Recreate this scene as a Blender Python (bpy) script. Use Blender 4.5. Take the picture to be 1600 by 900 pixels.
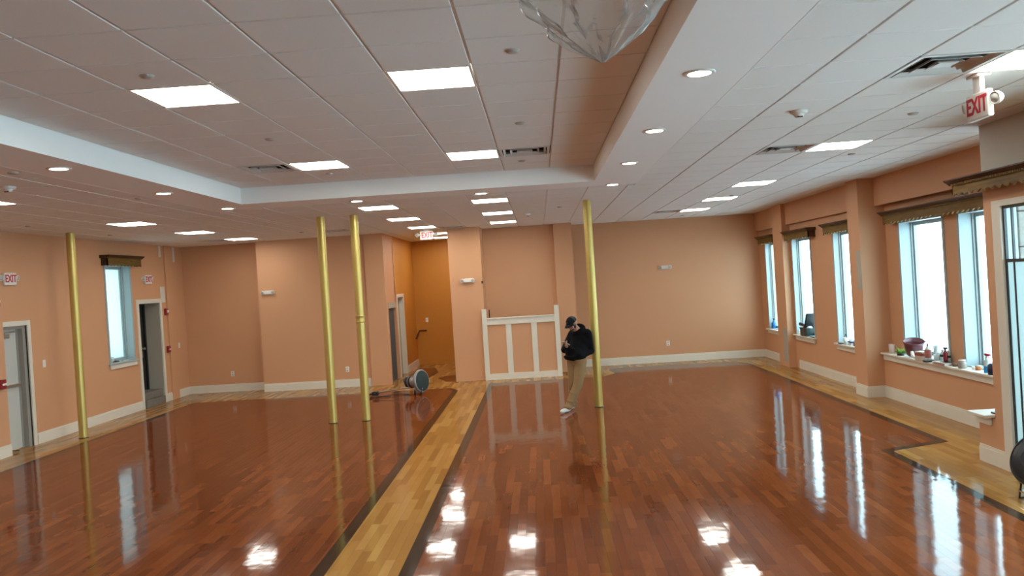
import bpy, bmesh, math, random
from mathutils import Vector, Matrix, Euler, noise

random.seed(7)
for o in list(bpy.data.objects):
    bpy.data.objects.remove(o)
C = bpy.context.scene.collection
PI = math.pi

# ------------------------------------------------------------------ camera
cam_d = bpy.data.cameras.new('camera'); cam = bpy.data.objects.new('camera', cam_d); C.objects.link(cam)
cam_d.sensor_width = 36; cam_d.lens = 1274.04 / 1600 * 36; cam_d.clip_start = .05; cam_d.clip_end = 300
def cam_rot(yaw, pitch, roll):
    cy, sy, cp, sp = math.cos(yaw), math.sin(yaw), math.cos(pitch), math.sin(pitch)
    f = Vector((sy*cp, cy*cp, sp)); r = Vector((cy, -sy, 0)); u = r.cross(f)
    r2 = math.cos(roll)*r + math.sin(roll)*u; u2 = -math.sin(roll)*r + math.cos(roll)*u
    m = Matrix.Identity(4)
    for i in range(3):
        m[i][0], m[i][1], m[i][2] = r2[i], u2[i], -f[i]
    return m
m = cam_rot(-0.033169, -0.008321, -0.061956); m.translation = (0, 0, 2.25); cam.matrix_world = m
bpy.context.scene.camera = cam

# ------------------------------------------------------------------ world, light, exposure
SKY = (0.92, 1.36, 1.52); SKY_STRENGTH = 5.1
PANEL_E = 21.0; DOWN_E = 27.0; EXPOSURE = 0.2
w = bpy.data.worlds.new('world'); bpy.context.scene.world = w; w.use_nodes = True
bg = w.node_tree.nodes['Background']; bg.inputs[0].default_value = (*SKY, 1); bg.inputs[1].default_value = SKY_STRENGTH
sc = bpy.context.scene
sc.view_settings.view_transform = 'Standard'; sc.view_settings.look = 'None'
sc.view_settings.exposure = EXPOSURE; sc.view_settings.gamma = 1; sc.view_settings.use_curve_mapping = False
def portal(name, loc, rot, sx, sy):
    l = bpy.data.lights.new(name, 'AREA'); l.shape = 'RECTANGLE'; l.size = sx; l.size_y = sy
    l.cycles.is_portal = True
    o = bpy.data.objects.new(name, l); o.location = loc; o.rotation_euler = rot; C.objects.link(o)

# ------------------------------------------------------------------ materials
MATS = {}
def mat(name, col, rough=.6, metal=0., spec=.5, noise_amt=0., noise_scale=8., bump=0., bump_scale=60., emit=None, es=0., coat=0.):
    if name in MATS: return MATS[name]
    m = bpy.data.materials.new(name); m.use_nodes = True; MATS[name] = m
    nt = m.node_tree; b = nt.nodes['Principled BSDF']
    b.inputs['Base Color'].default_value = (*col, 1); b.inputs['Roughness'].default_value = rough
    b.inputs['Metallic'].default_value = metal; b.inputs['Specular IOR Level'].default_value = spec
    b.inputs['Coat Weight'].default_value = coat
    if emit: b.inputs['Emission Color'].default_value = (*emit, 1); b.inputs['Emission Strength'].default_value = es
    tc = nt.nodes.new('ShaderNodeTexCoord')
    if noise_amt:
        n = nt.nodes.new('ShaderNodeTexNoise'); n.inputs['Scale'].default_value = noise_scale; n.inputs['Detail'].default_value = 4
        nt.links.new(tc.outputs['Object'], n.inputs['Vector'])
        r = nt.nodes.new('ShaderNodeMapRange'); r.inputs['To Min'].default_value = 1-noise_amt; r.inputs['To Max'].default_value = 1+noise_amt
        nt.links.new(n.outputs['Fac'], r.inputs['Value'])
        mx = nt.nodes.new('ShaderNodeMix'); mx.data_type = 'RGBA'; mx.blend_type = 'MULTIPLY'; mx.inputs[0].default_value = 1
        mx.inputs[6].default_value = (*col, 1); nt.links.new(r.outputs[0], mx.inputs[7]); nt.links.new(mx.outputs[2], b.inputs['Base Color'])
    if bump:
        n2 = nt.nodes.new('ShaderNodeTexNoise'); n2.inputs['Scale'].default_value = bump_scale; nt.links.new(tc.outputs['Object'], n2.inputs['Vector'])
        bp = nt.nodes.new('ShaderNodeBump'); bp.inputs['Strength'].default_value = bump; bp.inputs['Distance'].default_value = .01
        nt.links.new(n2.outputs['Fac'], bp.inputs['Height']); nt.links.new(bp.outputs[0], b.inputs['Normal'])
    return m

def wood_floor(name, tones, width, length, grain, rough=.07, tilt=.5):
    m = bpy.data.materials.new(name); m.use_nodes = True; nt = m.node_tree; L = nt.links; b = nt.nodes['Principled BSDF']
    def M(op, a, c=None, cl=False):
        n = nt.nodes.new('ShaderNodeMath'); n.operation = op; n.use_clamp = cl
        for k, v in enumerate((a, c)):
            if v is None: continue
            if isinstance(v, (int, float)): n.inputs[k].default_value = v
            else: L.new(v, n.inputs[k])
        return n.outputs[0]
    g = nt.nodes.new('ShaderNodeNewGeometry'); s = nt.nodes.new('ShaderNodeSeparateXYZ'); L.new(g.outputs['Position'], s.inputs[0])
    xr = M('DIVIDE', s.outputs[0], width); row = M('FLOOR', xr); fx = M('FRACT', xr)
    wn = nt.nodes.new('ShaderNodeTexWhiteNoise'); wn.noise_dimensions = '1D'; L.new(row, wn.inputs['W'])
    yr = M('ADD', M('DIVIDE', s.outputs[1], length), M('MULTIPLY', wn.outputs['Value'], 9.7)); colr = M('FLOOR', yr); fy = M('FRACT', yr)
    cb = nt.nodes.new('ShaderNodeCombineXYZ'); L.new(row, cb.inputs[0]); L.new(colr, cb.inputs[1])
    wn2 = nt.nodes.new('ShaderNodeTexWhiteNoise'); wn2.noise_dimensions = '2D'; L.new(cb.outputs[0], wn2.inputs['Vector'])
    # grain: stretched noise, shifted per plank
    gx = M('ADD', M('MULTIPLY', s.outputs[0], 38.), M('MULTIPLY', wn2.outputs['Value'], 40.)); gy = M('ADD', M('MULTIPLY', s.outputs[1], 4.), M('MULTIPLY', row, 3.3))
    cg = nt.nodes.new('ShaderNodeCombineXYZ'); L.new(gx, cg.inputs[0]); L.new(gy, cg.inputs[1])
    gn = nt.nodes.new('ShaderNodeTexNoise'); gn.inputs['Scale'].default_value = 1.; gn.inputs['Detail'].default_value = 5; gn.inputs['Distortion'].default_value = 1.2; L.new(cg.outputs[0], gn.inputs['Vector'])
    bl = nt.nodes.new('ShaderNodeTexNoise'); bl.inputs['Scale'].default_value = 3.; bl.inputs['Detail'].default_value = 3; L.new(g.outputs['Position'], bl.inputs['Vector'])
    f = M('ADD', M('MULTIPLY', wn2.outputs['Value'], 1-grain), M('MULTIPLY', M('ADD', M('MULTIPLY', gn.outputs['Fac'], .6), M('MULTIPLY', bl.outputs['Fac'], .4)), grain))
    cr = nt.nodes.new('ShaderNodeValToRGB'); e = cr.color_ramp.elements
    e[0].position = .12; e[0].color = (*tones[0], 1); e[1].position = .88; e[1].color = (*tones[-1], 1)
    for k, t in enumerate(tones[1:-1]):
        q = e.new(.12+.76*(k+1)/(len(tones)-1)); q.color = (*t, 1)
    L.new(f, cr.inputs[0])
    gap = M('MAXIMUM', M('LESS_THAN', fx, .022), M('LESS_THAN', fy, .0035))
    mx = nt.nodes.new('ShaderNodeMix'); mx.data_type = 'RGBA'; L.new(M('MULTIPLY', gap, .55), mx.inputs[0]); L.new(cr.outputs[0], mx.inputs[6]); mx.inputs[7].default_value = (tones[0][0]*.35, tones[0][1]*.3, tones[0][2]*.3, 1)
    nt.nodes.remove(b); df = nt.nodes.new('ShaderNodeBsdfDiffuse'); L.new(mx.outputs[2], df.inputs[0]); gl = nt.nodes.new('ShaderNodeBsdfGlossy'); gl.inputs['Roughness'].default_value = rough
    fr = nt.nodes.new('ShaderNodeFresnel'); fr.inputs['IOR'].default_value = 1.45; ms = nt.nodes.new('ShaderNodeMixShader')
    L.new(M('MULTIPLY', fr.outputs[0], .85), ms.inputs[0]); L.new(df.outputs[0], ms.inputs[1]); L.new(gl.outputs[0], ms.inputs[2]); L.new(ms.outputs[0], nt.nodes['Material Output'].inputs[0])
    # slight cupping / tilt of every plank plus lazy waves in the varnish
    wv = nt.nodes.new('ShaderNodeTexNoise'); wv.inputs['Scale'].default_value = 5.5; wv.inputs['Detail'].default_value = 1.5; L.new(g.outputs['Position'], wv.inputs['Vector'])
    cup = M('MULTIPLY', M('MULTIPLY', M('SUBTRACT', wn2.outputs['Value'], .5), M('SUBTRACT', fx, .5)), width*.013*tilt)
    cup2 = M('MULTIPLY', M('MULTIPLY', M('SUBTRACT', wn2.outputs['Value'], .5), M('SUBTRACT', fy, .5)), length*.010*tilt)
    h = M('ADD', M('ADD', cup, cup2), M('ADD', M('MULTIPLY', wv.outputs['Fac'], .0011), M('MULTIPLY', gap, -.0004)))
    bp = nt.nodes.new('ShaderNodeBump'); bp.inputs['Strength'].default_value = 1; bp.inputs['Distance'].default_value = 1.
    L.new(h, bp.inputs['Height']); L.new(bp.outputs[0], gl.inputs['Normal']); L.new(bp.outputs[0], fr.inputs['Normal'])
    return m

def oak(name, c1, c2, rough=.5):
    m = mat(name, c1, rough); nt = m.node_tree; b = nt.nodes['Principled BSDF']
    tc = nt.nodes.new('ShaderNodeTexCoord'); mp = nt.nodes.new('ShaderNodeMapping'); mp.inputs['Scale'].default_value = (30, 3, 30)
    n = nt.nodes.new('ShaderNodeTexNoise'); n.inputs['Scale'].default_value = 1.5; n.inputs['Detail'].default_value = 5
    nt.links.new(tc.outputs['Object'], mp.inputs[0]); nt.links.new(mp.outputs[0], n.inputs['Vector'])
    r = nt.nodes.new('ShaderNodeValToRGB'); r.color_ramp.elements[0].color = (*c1, 1); r.color_ramp.elements[1].color = (*c2, 1)
    r.color_ramp.elements[0].position = .35; r.color_ramp.elements[1].position = .65
    nt.links.new(n.outputs['Fac'], r.inputs[0]); nt.links.new(r.outputs[0], b.inputs['Base Color']); b.inputs['Specular IOR Level'].default_value = .25
    return m

def glass_clear():
    m = bpy.data.materials.new('window_glass'); m.use_nodes = True; nt = m.node_tree; nt.nodes.remove(nt.nodes['Principled BSDF'])
    t = nt.nodes.new('ShaderNodeBsdfTransparent'); t.inputs[0].default_value = (.97, .99, 1, 1); g = nt.nodes.new('ShaderNodeBsdfGlossy'); g.inputs['Roughness'].default_value = .02
    f = nt.nodes.new('ShaderNodeMixShader'); f.inputs[0].default_value = .05
    nt.links.new(t.outputs[0], f.inputs[1]); nt.links.new(g.outputs[0], f.inputs[2]); nt.links.new(f.outputs[0], nt.nodes['Material Output'].inputs[0])
    return m
def film():
    m = bpy.data.materials.new('frosted_film_glass'); m.use_nodes = True; nt = m.node_tree; nt.nodes.remove(nt.nodes['Principled BSDF'])
    t = nt.nodes.new('ShaderNodeBsdfTranslucent'); t.inputs[0].default_value = (.47, .50, .49, 1)
    g = nt.nodes.new('ShaderNodeBsdfGlossy'); g.inputs['Roughness'].default_value = .1
    f = nt.nodes.new('ShaderNodeMixShader'); f.inputs[0].default_value = .05
    nt.links.new(t.outputs[0], f.inputs[1]); nt.links.new(g.outputs[0], f.inputs[2]); nt.links.new(f.outputs[0], nt.nodes['Material Output'].inputs[0])
    return m
def sheeting():
    m = bpy.data.materials.new('thin_plastic_sheeting'); m.use_nodes = True; nt = m.node_tree; nt.nodes.remove(nt.nodes['Principled BSDF'])
    t = nt.nodes.new('ShaderNodeBsdfTransparent'); t.inputs[0].default_value = (.93, .93, .92, 1)
    g = nt.nodes.new('ShaderNodeBsdfGlossy'); g.inputs['Roughness'].default_value = .22
    d = nt.nodes.new('ShaderNodeBsdfTranslucent'); d.inputs[0].default_value = (.8, .8, .78, 1)
    d2 = nt.nodes.new('ShaderNodeBsdfDiffuse'); d2.inputs[0].default_value = (.8, .8, .78, 1)
    dm = nt.nodes.new('ShaderNodeMixShader'); nt.links.new(d.outputs[0], dm.inputs[1]); nt.links.new(d2.outputs[0], dm.inputs[2])
    lw = nt.nodes.new('ShaderNodeLayerWeight'); lw.inputs[0].default_value = .12
    f = nt.nodes.new('ShaderNodeMixShader'); f.inputs[0].default_value = .21
    nt.links.new(t.outputs[0], f.inputs[1]); nt.links.new(dm.outputs[0], f.inputs[2])
    f2 = nt.nodes.new('ShaderNodeMixShader'); nt.links.new(lw.outputs['Fresnel'], f2.inputs[0]); nt.links.new(f.outputs[0], f2.inputs[1]); nt.links.new(g.outputs[0], f2.inputs[2])
    nt.links.new(f2.outputs[0], nt.nodes['Material Output'].inputs[0])
    return m
def masonry():
    m = bpy.data.materials.new('grey_stone_blocks'); m.use_nodes = True; nt = m.node_tree; b = nt.nodes['Principled BSDF']
    g = nt.nodes.new('ShaderNodeTexCoord'); mp = nt.nodes.new('ShaderNodeMapping'); mp.inputs['Rotation'].default_value = (PI/2, 0, 0)
    n = nt.nodes.new('ShaderNodeTexNoise'); n.inputs['Scale'].default_value = 30; nt.links.new(g.outputs['Object'], n.inputs['Vector'])
    r = nt.nodes.new('ShaderNodeValToRGB'); r.color_ramp.elements[0].color = (.22, .22, .2, 1); r.color_ramp.elements[1].color = (.36, .35, .32, 1)
    nt.links.new(n.outputs['Fac'], r.inputs[0]); nt.links.new(r.outputs[0], b.inputs['Base Color']); b.inputs['Roughness'].default_value = .9
    return m

WALL = mat('peach_wall_paint', (.60, .315, .165), .6, noise_amt=.03, noise_scale=1.5, bump=.05, bump_scale=120)
ORANGE = mat('orange_wall', (.52, .215, .025), .6, noise_amt=.03, noise_scale=1.5)  # more saturated orange than the peach walls
TILE = mat('white_ceiling_tile', (.80, .80, .78), .9, noise_amt=.03, noise_scale=90, bump=.15, bump_scale=250)
GRID = mat('white_grid_tee', (.76, .76, .74), .5)
DRY = mat('white_ceiling_drywall', (.88, .89, .88), .7, noise_amt=.01)
PRIMER = mat('grey_primer', (.42, .38, .31), .8, noise_amt=.08, noise_scale=6)
PRIMERW = mat('white_primer', (.66, .62, .55), .7)
TRIM = mat('white_trim_paint', (.70, .66, .56), .4, noise_amt=.03, noise_scale=3)
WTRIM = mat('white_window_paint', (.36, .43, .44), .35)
GOLD = mat('gold_pole_paint', (.60, .455, .135), .38, metal=.6, noise_amt=.06, noise_scale=4)
RED = wood_floor('cherry_stained_planks', [(.115, .028, .009), (.16, .041, .0125), (.205, .054, .016), (.27, .079, .024)], .083, .62, .5)
MAPLE = wood_floor('natural_maple_planks', [(.31, .14, .034), (.37, .178, .045), (.42, .21, .057), (.49, .265, .082)], .083, .75, .3)
DARK = wood_floor('dark_walnut_border', [(.028, .016, .010), (.040, .024, .015), (.055, .034, .022)], .062, .5, .5)
OAK = oak('stained_oak', (.125, .064, .010), (.20, .112, .018), .55)
OAKD = oak('dark_stained_oak', (.05,.019,.008), (.085,.034,.013), .5)
WHITE = mat('white_plastic', (.75, .73, .68), .35)
LENS = mat('lamp_lens', (.45, .45, .43), .2)
SIGNRED = mat('exit_letter_red', (.50, .012, .03), .5)
REDP = mat('alarm_red_plastic', (.28, .015, .02), .35)
BLACK = mat('black_plastic', (.012, .012, .014), .35)
METAL = mat('brushed_metal', (.42, .41, .39), .35, metal=.9)
CHROME = mat('chrome', (.7, .7, .7), .1, metal=1)
DOORW = mat('grey_white_door_paint', (.52, .53, .49), .45, noise_amt=.03, noise_scale=2)
BRONZE = mat('dark_bronze_frame', (.045, .05, .055), .35, metal=.4)
DOORD = mat('dark_brown_door', (.030, .024, .018), .35, noise_amt=.3, noise_scale=5)
SLATE = mat('slate_blue_door', (.055, .085, .10), .5)
CONC = mat('bare_concrete_step', (.17, .15, .125), .9, noise_amt=.3, noise_scale=9, bump=.6, bump_scale=30)
LIGHTM = mat('glowing_light_panel', (.8, .8, .8), .4, emit=(1, .985, .90), es=PANEL_E)
DOWNM = mat('glowing_downlight_lens', (.8, .8, .8), .4, emit=(1, .97, .86), es=DOWN_E)
FIXT = mat('white_fixture_metal', (.7, .68, .64), .4)
VENTM = mat('vent_metal', (.60, .60, .58), .4, metal=.1)
VENTB = mat('vent_interior', (.012, .010, .009), 1., spec=0)
GLASS = glass_clear(); FILM = film(); SHEET = sheeting(); STONE = masonry()
def col(name, c, r=.4, **k): return mat(name, c, r, **k)

# ------------------------------------------------------------------ mesh helpers
class MB:
    def __init__(s): s.bm = bmesh.new(); s.mi = 0
    def _m(s, fs):
        for f in fs: f.material_index = s.mi
    def box(s, a, b, bev=0):
        x0, y0, z0 = a; x1, y1, z1 = b
        v = [s.bm.verts.new(p) for p in ((x0,y0,z0),(x1,y0,z0),(x1,y1,z0),(x0,y1,z0),(x0,y0,z1),(x1,y0,z1),(x1,y1,z1),(x0,y1,z1))]
        fs = [s.bm.faces.new([v[i] for i in q]) for q in ((0,3,2,1),(4,5,6,7),(0,1,5,4),(1,2,6,5),(2,3,7,6),(3,0,4,7))]
        s._m(fs)
        if bev:
            es = list({e for f in fs for e in f.edges}); r = bmesh.ops.bevel(s.bm, geom=es, offset=bev, segments=2, affect='EDGES', profile=.5)
            s._m(r['faces'])
        return s
    def tilebox(s, x0, x1, y0, y1, z, top, bev):   # tegular ceiling tile: small bottom face, bevelled rim
        v = [s.bm.verts.new(p) for p in ((x0,y0,top),(x1,y0,top),(x1,y1,top),(x0,y1,top),(x0,y0,z+bev),(x1,y0,z+bev),(x1,y1,z+bev),(x0,y1,z+bev),(x0+bev,y0+bev,z),(x1-bev,y0+bev,z),(x1-bev,y1-bev,z),(x0+bev,y1-bev,z))]
        fs = [s.bm.faces.new([v[i] for i in q]) for q in ((8,11,10,9),(4,8,9,5),(5,9,10,6),(6,10,11,7),(7,11,8,4),(0,4,5,1),(1,5,6,2),(2,6,7,3),(3,7,4,0))]
        s._m(fs)
    def poly(s, pts):
        f = s.bm.faces.new([s.bm.verts.new(p) for p in pts]); s._m([f]); return s
    def prism(s, pts, ext):       # closed outline pts (3D, planar) extruded by vector ext
        ext = Vector(ext); a = [s.bm.verts.new(p) for p in pts]; b = [s.bm.verts.new(Vector(p)+ext) for p in pts]; n = len(pts)
        fs = [s.bm.faces.new(a[::-1]), s.bm.faces.new(b)] + [s.bm.faces.new((a[i], a[(i+1)%n], b[(i+1)%n], b[i])) for i in range(n)]
        s._m(fs); return s
    def lathe(s, prof, c=(0,0,0), axis=(0,0,1), n=24, sx=1, sy=1):
        ax = Vector(axis).normalized(); q = Vector((0,0,1)).rotation_difference(ax); c = Vector(c); rings = []
        for r, z in prof:
            if r < 1e-6: rings.append([s.bm.verts.new(c+q@Vector((0,0,z)))])
            else: rings.append([s.bm.verts.new(c+q@Vector((r*sx*math.cos(2*PI*k/n), r*sy*math.sin(2*PI*k/n), z))) for k in range(n)])
        for A, B in zip(rings, rings[1:]):
            for k in range(n):
                a, b = A[k % len(A)], A[(k+1) % len(A)]; d, e = B[k % len(B)], B[(k+1) % len(B)]
                vs = []
                for v in (a, b, e, d):
                    if v not in vs: vs.append(v)
                if len(vs) > 2:
                    f = s.bm.faces.new(vs); f.smooth = True; s._m([f])
        return s
    def cyl(s, p, q, r, r2=None, n=16):
        p, q = Vector(p), Vector(q); l = (q-p).length; r2 = r if r2 is None else r2
        return s.lathe([(0,0),(r,0),(r2,l),(0,l)], p, q-p, n)
    def tube(s, pts, r, n=8):
        rr = r if isinstance(r, (list, tuple)) else [r]*len(pts); pts = [Vector(p) for p in pts]; rings = []; up = None
        for i, p in enumerate(pts):
            t = (pts[min(i+1, len(pts)-1)]-pts[max(i-1, 0)]).normalized()
            if up is None: up = t.orthogonal().normalized()
            up = (up-t*up.dot(t)).normalized(); sd = t.cross(up)
            rings.append([s.bm.verts.new(p+rr[i]*(math.cos(2*PI*k/n)*up+math.sin(2*PI*k/n)*sd)) for k in range(n)])
        for A, B in zip(rings, rings[1:]):
            for k in range(n):
                f = s.bm.faces.new((A[k], A[(k+1)%n], B[(k+1)%n], B[k])); f.smooth = True; s._m([f])
        s._m([s.bm.faces.new(rings[0][::-1]), s.bm.faces.new(rings[-1])]); return s
    def ball(s, c, r, n=16, rot=None):
        r = (r, r, r) if not isinstance(r, tuple) else r
        M = Matrix.Translation(c) @ (rot.to_matrix().to_4x4() if rot else Matrix.Identity(4)) @ Matrix.Diagonal((*r, 1))
        g = bmesh.ops.create_uvsphere(s.bm, u_segments=n, v_segments=max(6, n//2), radius=1, matrix=M)
        for v in g['verts']:
            for f in v.link_faces: f.smooth = True; f.material_index = s.mi
        return s
    def xf(s, M): bmesh.ops.transform(s.bm, matrix=M, verts=s.bm.verts); return s
def obj(name, mb, mats, parent=None, loc=None):
    me = bpy.data.meshes.new(name)
    if name != 'floor': bmesh.ops.recalc_face_normals(mb.bm, faces=mb.bm.faces)
    mb.bm.to_mesh(me); mb.bm.free()
    for m in (mats if isinstance(mats, (list, tuple)) else [mats]): me.materials.append(m)
    o = bpy.data.objects.new(name, me); C.objects.link(o)
    if parent: o.parent = parent
    if loc: o.location = loc
    return o
def tag(o, label, cat, group=None, kind=None):
    o['label'] = label; o['category'] = cat
    if group: o['group'] = group
    if kind: o['kind'] = kind
    return o
def thing(name, label, cat, loc=(0,0,0), rz=0, group=None):
    o = bpy.data.objects.new(name, None); C.objects.link(o); o.empty_display_size = .1; o.location = loc; o.rotation_euler = (0,0,rz)
    return tag(o, label, cat, group)
def struct(name, mb, mats, label=None, parent=None):
    o = obj(name, mb, mats, parent)
    if not parent:
        o['kind'] = 'structure'
        if label: o['label'] = label
    return o
def sroot(name, label, loc=(0,0,0)):
    o = bpy.data.objects.new(name, None); C.objects.link(o); o.location = loc; o['kind'] = 'structure'; o['label'] = label; return o
def children(r): return [o for o in list(bpy.data.objects) if o.parent == r]
def dup(root, loc, rz=None, label=None, group=None):
    r = root.copy(); C.objects.link(r); r.location = loc
    if rz is not None: r.rotation_euler = (0,0,rz)
    if label: r['label'] = label
    if group: r['group'] = group
    for ch in children(root):
        c = ch.copy(); C.objects.link(c); c.parent = r
        for g in children(ch):
            d = g.copy(); C.objects.link(d); d.parent = c
    return r
def text_mesh(mb, s, size, M, depth=.004, sx=1.):
    cu = bpy.data.curves.new('lettering', 'FONT'); cu.body = s; cu.size = size; cu.extrude = depth; cu.align_x = 'CENTER'; cu.align_y = 'CENTER'; cu.offset = size*.02
    o = bpy.data.objects.new('lettering', cu); C.objects.link(o); bpy.context.view_layer.update()
    me = bpy.data.meshes.new_from_object(o.evaluated_get(bpy.context.evaluated_depsgraph_get()))
    me.transform(Matrix.Diagonal((sx, 1, 1, 1))); me.transform(M); mb.bm.from_mesh(me)
    bpy.data.objects.remove(o); bpy.data.meshes.remove(me); bpy.data.curves.remove(cu)
    return mb

ZL, ZC = 3.56, 3.78          # lower ceiling, raised ceiling
YB = -4.0                    # wall behind the camera
XL, XV = -8.60, 4.68         # left wall, entrance wall

# ------------------------------------------------------------------ floor
f = MB(); mats = [MAPLE, RED, DARK]
f.mi = 0; f.poly([(-9.6,YB,0),(6.0,YB,0),(6.0,24,0),(-9.6,24,0)])
def inset(pts, d):
    out = []; n = len(pts); P = [Vector(p) for p in pts]
    for i in range(n):
        a, b, c = P[i-1], P[i], P[(i+1)%n]; e1 = (b-a).normalized(); e2 = (c-b).normalized()
        n1 = Vector((-e1.y, e1.x)); n2 = Vector((-e2.y, e2.x)); k = (n1+n2); k = k/ k.length_squared*2
        out.append(b+k*d)
    return out
def field(pts, d=.12):
    f.mi = 2; f.poly([(p[0], p[1], .0006) for p in pts]); f.mi = 1; f.poly([(p[0], p[1], .0012) for p in inset(pts, d)])
field([(-7.77,YB+.8),(-1.85,YB+.8),(-1.85,17.3),(-2.05,17.75),(-6.1,17.75),(-7.77,17.75)])
field([(-1.24,YB+.8),(4.0,YB+.8),(4.0,9.62),(4.80,9.95),(4.78,19.2),(4.45,19.75),(1.75,19.75),(1.52,19.45),(1.62,18.7),(1.3,18.2),(-1.24,18.2)])
field([(-2.30,18.95),(-1.1,18.95),(-1.1,20.3),(-2.2,20.3),(-2.62,19.95)], .06)
field([(-3.46,19.4),(-2.9,19.4),(-2.75,21.2),(-3.0,22.4),(-3.46,22.4)], .06)
field([(-2.55,21.7),(-1.4,21.7),(-1.4,22.5),(-2.3,22.5)], .06)
for q_ in f.bm.faces:
    q_.normal_update()
    if q_.normal.z < 0: q_.normal_flip()
struct('floor', f, mats, 'glossy cherry-stained plank floor with maple borders and dark inlay lines')

# ------------------------------------------------------------------ ceiling
OPEN = []   # cells to leave out, filled by fixtures: (x0,x1,y0,y1)
DX, DY = .60, .61
def lx(k): return -1.0 + DX*k
def ly(j): return 5.46 + DY*j
CXO, CYO, CS = -3.463, 4.495, .6165
def cx(i): return CXO + CS*i
def cy(j): return CYO + CS*j
def lcell(i, j): return (lx(i), lx(i+1), ly(j), ly(j+1))
def ccell(i, j): return (cx(i), cx(i+1), cy(j), cy(j+1))
LOW_L = -.27                 # the grid left of the coffer is shifted
def lxl(k): return lx(k) + .15
def llcell(i, j): return (lxl(i), lxl(i+1), ly(j), ly(j+1))
lights_c = [(1,2),(1,8),(4,2),(4,8),(1,-4),(4,-4)]
lights_l = [(-3,12),(-3,16),(-3,20),(0,12),(0,16),(0,20)]
lights_r = [(7,0),(7,6),(7,12),(7,16),(7,20),(7,-6),(7,-12)]
lights_ll = [(-10,6),(-10,12),(-10,16),(-10,20),(-10,0),(-10,-6)]
vents_c = [(0,8),(5,8)]
vents_l = [(-6,19),(-2,21)]
vents_r = [(6,0),(6,6),(6,20)]
vents_ll = [(-11,20)]
lights_h = [(-3,24),(-3,27)]
skip_l = set(lights_l+lights_r+vents_l+vents_r+lights_h); skip_ll = set(lights_ll+vents_ll)
skip_c = set(lights_c+vents_c)
CX0, CX1, CY0, CY1 = cx(-1), cx(7), -1.67, cy(11)       # raised ceiling rectangle
B = .64                                                  # drywall border around it
c = MB(); g = .0095
GC = []
def fill(x0, x1, y0, y1, z):
    GC.append((x0, x1, y0, y1, z))
    if x1-x0 > .05 and y1-y0 > .05: c.tilebox(x0+g, x1-g, y0+g, y1-g, z, z+.02, .003)
for i in range(-1, 7):
    for j in range(-10, 11):
        if (i, j) not in skip_c: fill(*ccell(i, j), ZC)
XR = 5.66
for i in range(-15, 12):
    for j in range(-16, 31):
        if (i, j) in skip_l: continue
        x0, x1, y0, y1 = lcell(i, j)
        if y0 < CY1+B-.01:                  # beside the coffer: only the right side uses this grid
            if x1 < CX1+B+.02: 
                if y1 < CY1+B+.01 or x1 < CX0-B: continue
            if x0 < CX1+B < x1-.02: x0 = CX1+B
        if y0 < CY1+B and x0 < CX1+B: y0 = CY1+B
        if x1 < CX0-B+.01: continue
        x0 = max(x0, CX0-B) if x0 < CX0-B else x0
        if x1 > XR+.3: continue
        fill(x0, x1, y0, y1, ZL)
for i in range(-14, -5):
    for j in range(-16, 31):
        if (i, j) in skip_ll: continue
        x0, x1, y0, y1 = llcell(i, j)
        if x0 >= CX0-B: continue
        if i == -6 and (i, j) in [(-6,19)]: continue
        fill(x0, min(x1, CX0-B), y0, y1, ZL)
o = struct('ceiling', c, TILE, 'suspended ceiling of square white tiles')
c = MB()
for x0, x1 in ((-5.5,-4.5),(1.3,2.1)): c.poly([(x0,11.4,ZL+.0145),(x1,11.4,ZL+.0145),(x1,12.4,ZL+.0145),(x0,12.4,ZL+.0145)])
for x0, x1, y0, y1, z in GC: c.poly([(x0,y0,z+.013),(x1,y0,z+.013),(x1,y1,z+.013),(x0,y1,z+.013)])
struct('ceiling', c, GRID, 'white tee grid carrying the ceiling tiles', parent=o)
c = MB()
z0 = ZL-.004; t = .012
c.box((CX0-B,CY0-B,z0),(CX0,CY1+B,ZL+.03)); c.box((CX1,CY0-B,z0),(CX1+B,CY1+B,ZL+.03)); c.box((CX0,CY1,z0),(CX1,CY1+B,ZL+.03)); c.box((CX0,CY0-B,z0),(CX1,CY0,ZL+.03))
c.box((CX0-t,CY0,ZL+.03),(CX0,CY1,ZC+.05)); c.box((CX1,CY0,ZL+.03),(CX1+t,CY1,ZC+.05)); c.box((CX0,CY1,ZL+.03),(CX1,CY1+t,ZC+.05)); c.box((CX0,CY0-t,ZL+.03),(CX1,CY0,ZC+.05))
struct('trim_1', c, DRY, 'white drywall border and step around the raised ceiling')
c = MB()                                                # slim wall angle where border meets tiles
c.box((CX1+B-.002,CY0-B,ZL-.005),(CX1+B+.014,CY1+B,ZL+.012)); c.box((CX0-B-.014,CY0-B,ZL-.005),(CX0-B+.002,CY1+B,ZL+.012)); c.box((CX0-B-.014,CY1+B-.002,ZL-.0048),(CX1+B+.014,CY1+B+.014,ZL+.0118))
struct('trim_2', c, mat('white_wall_angle', (.84,.85,.84), .5), 'white metal angle along the drywall border')

# ------------------------------------------------------------------ walls
def wall(name, boxes, m=WALL, label=None):
    b = MB()
    for a in boxes: b.box(a[:3], a[3:])
    return struct(name, b, m, label)
HT = 3.9
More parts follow.
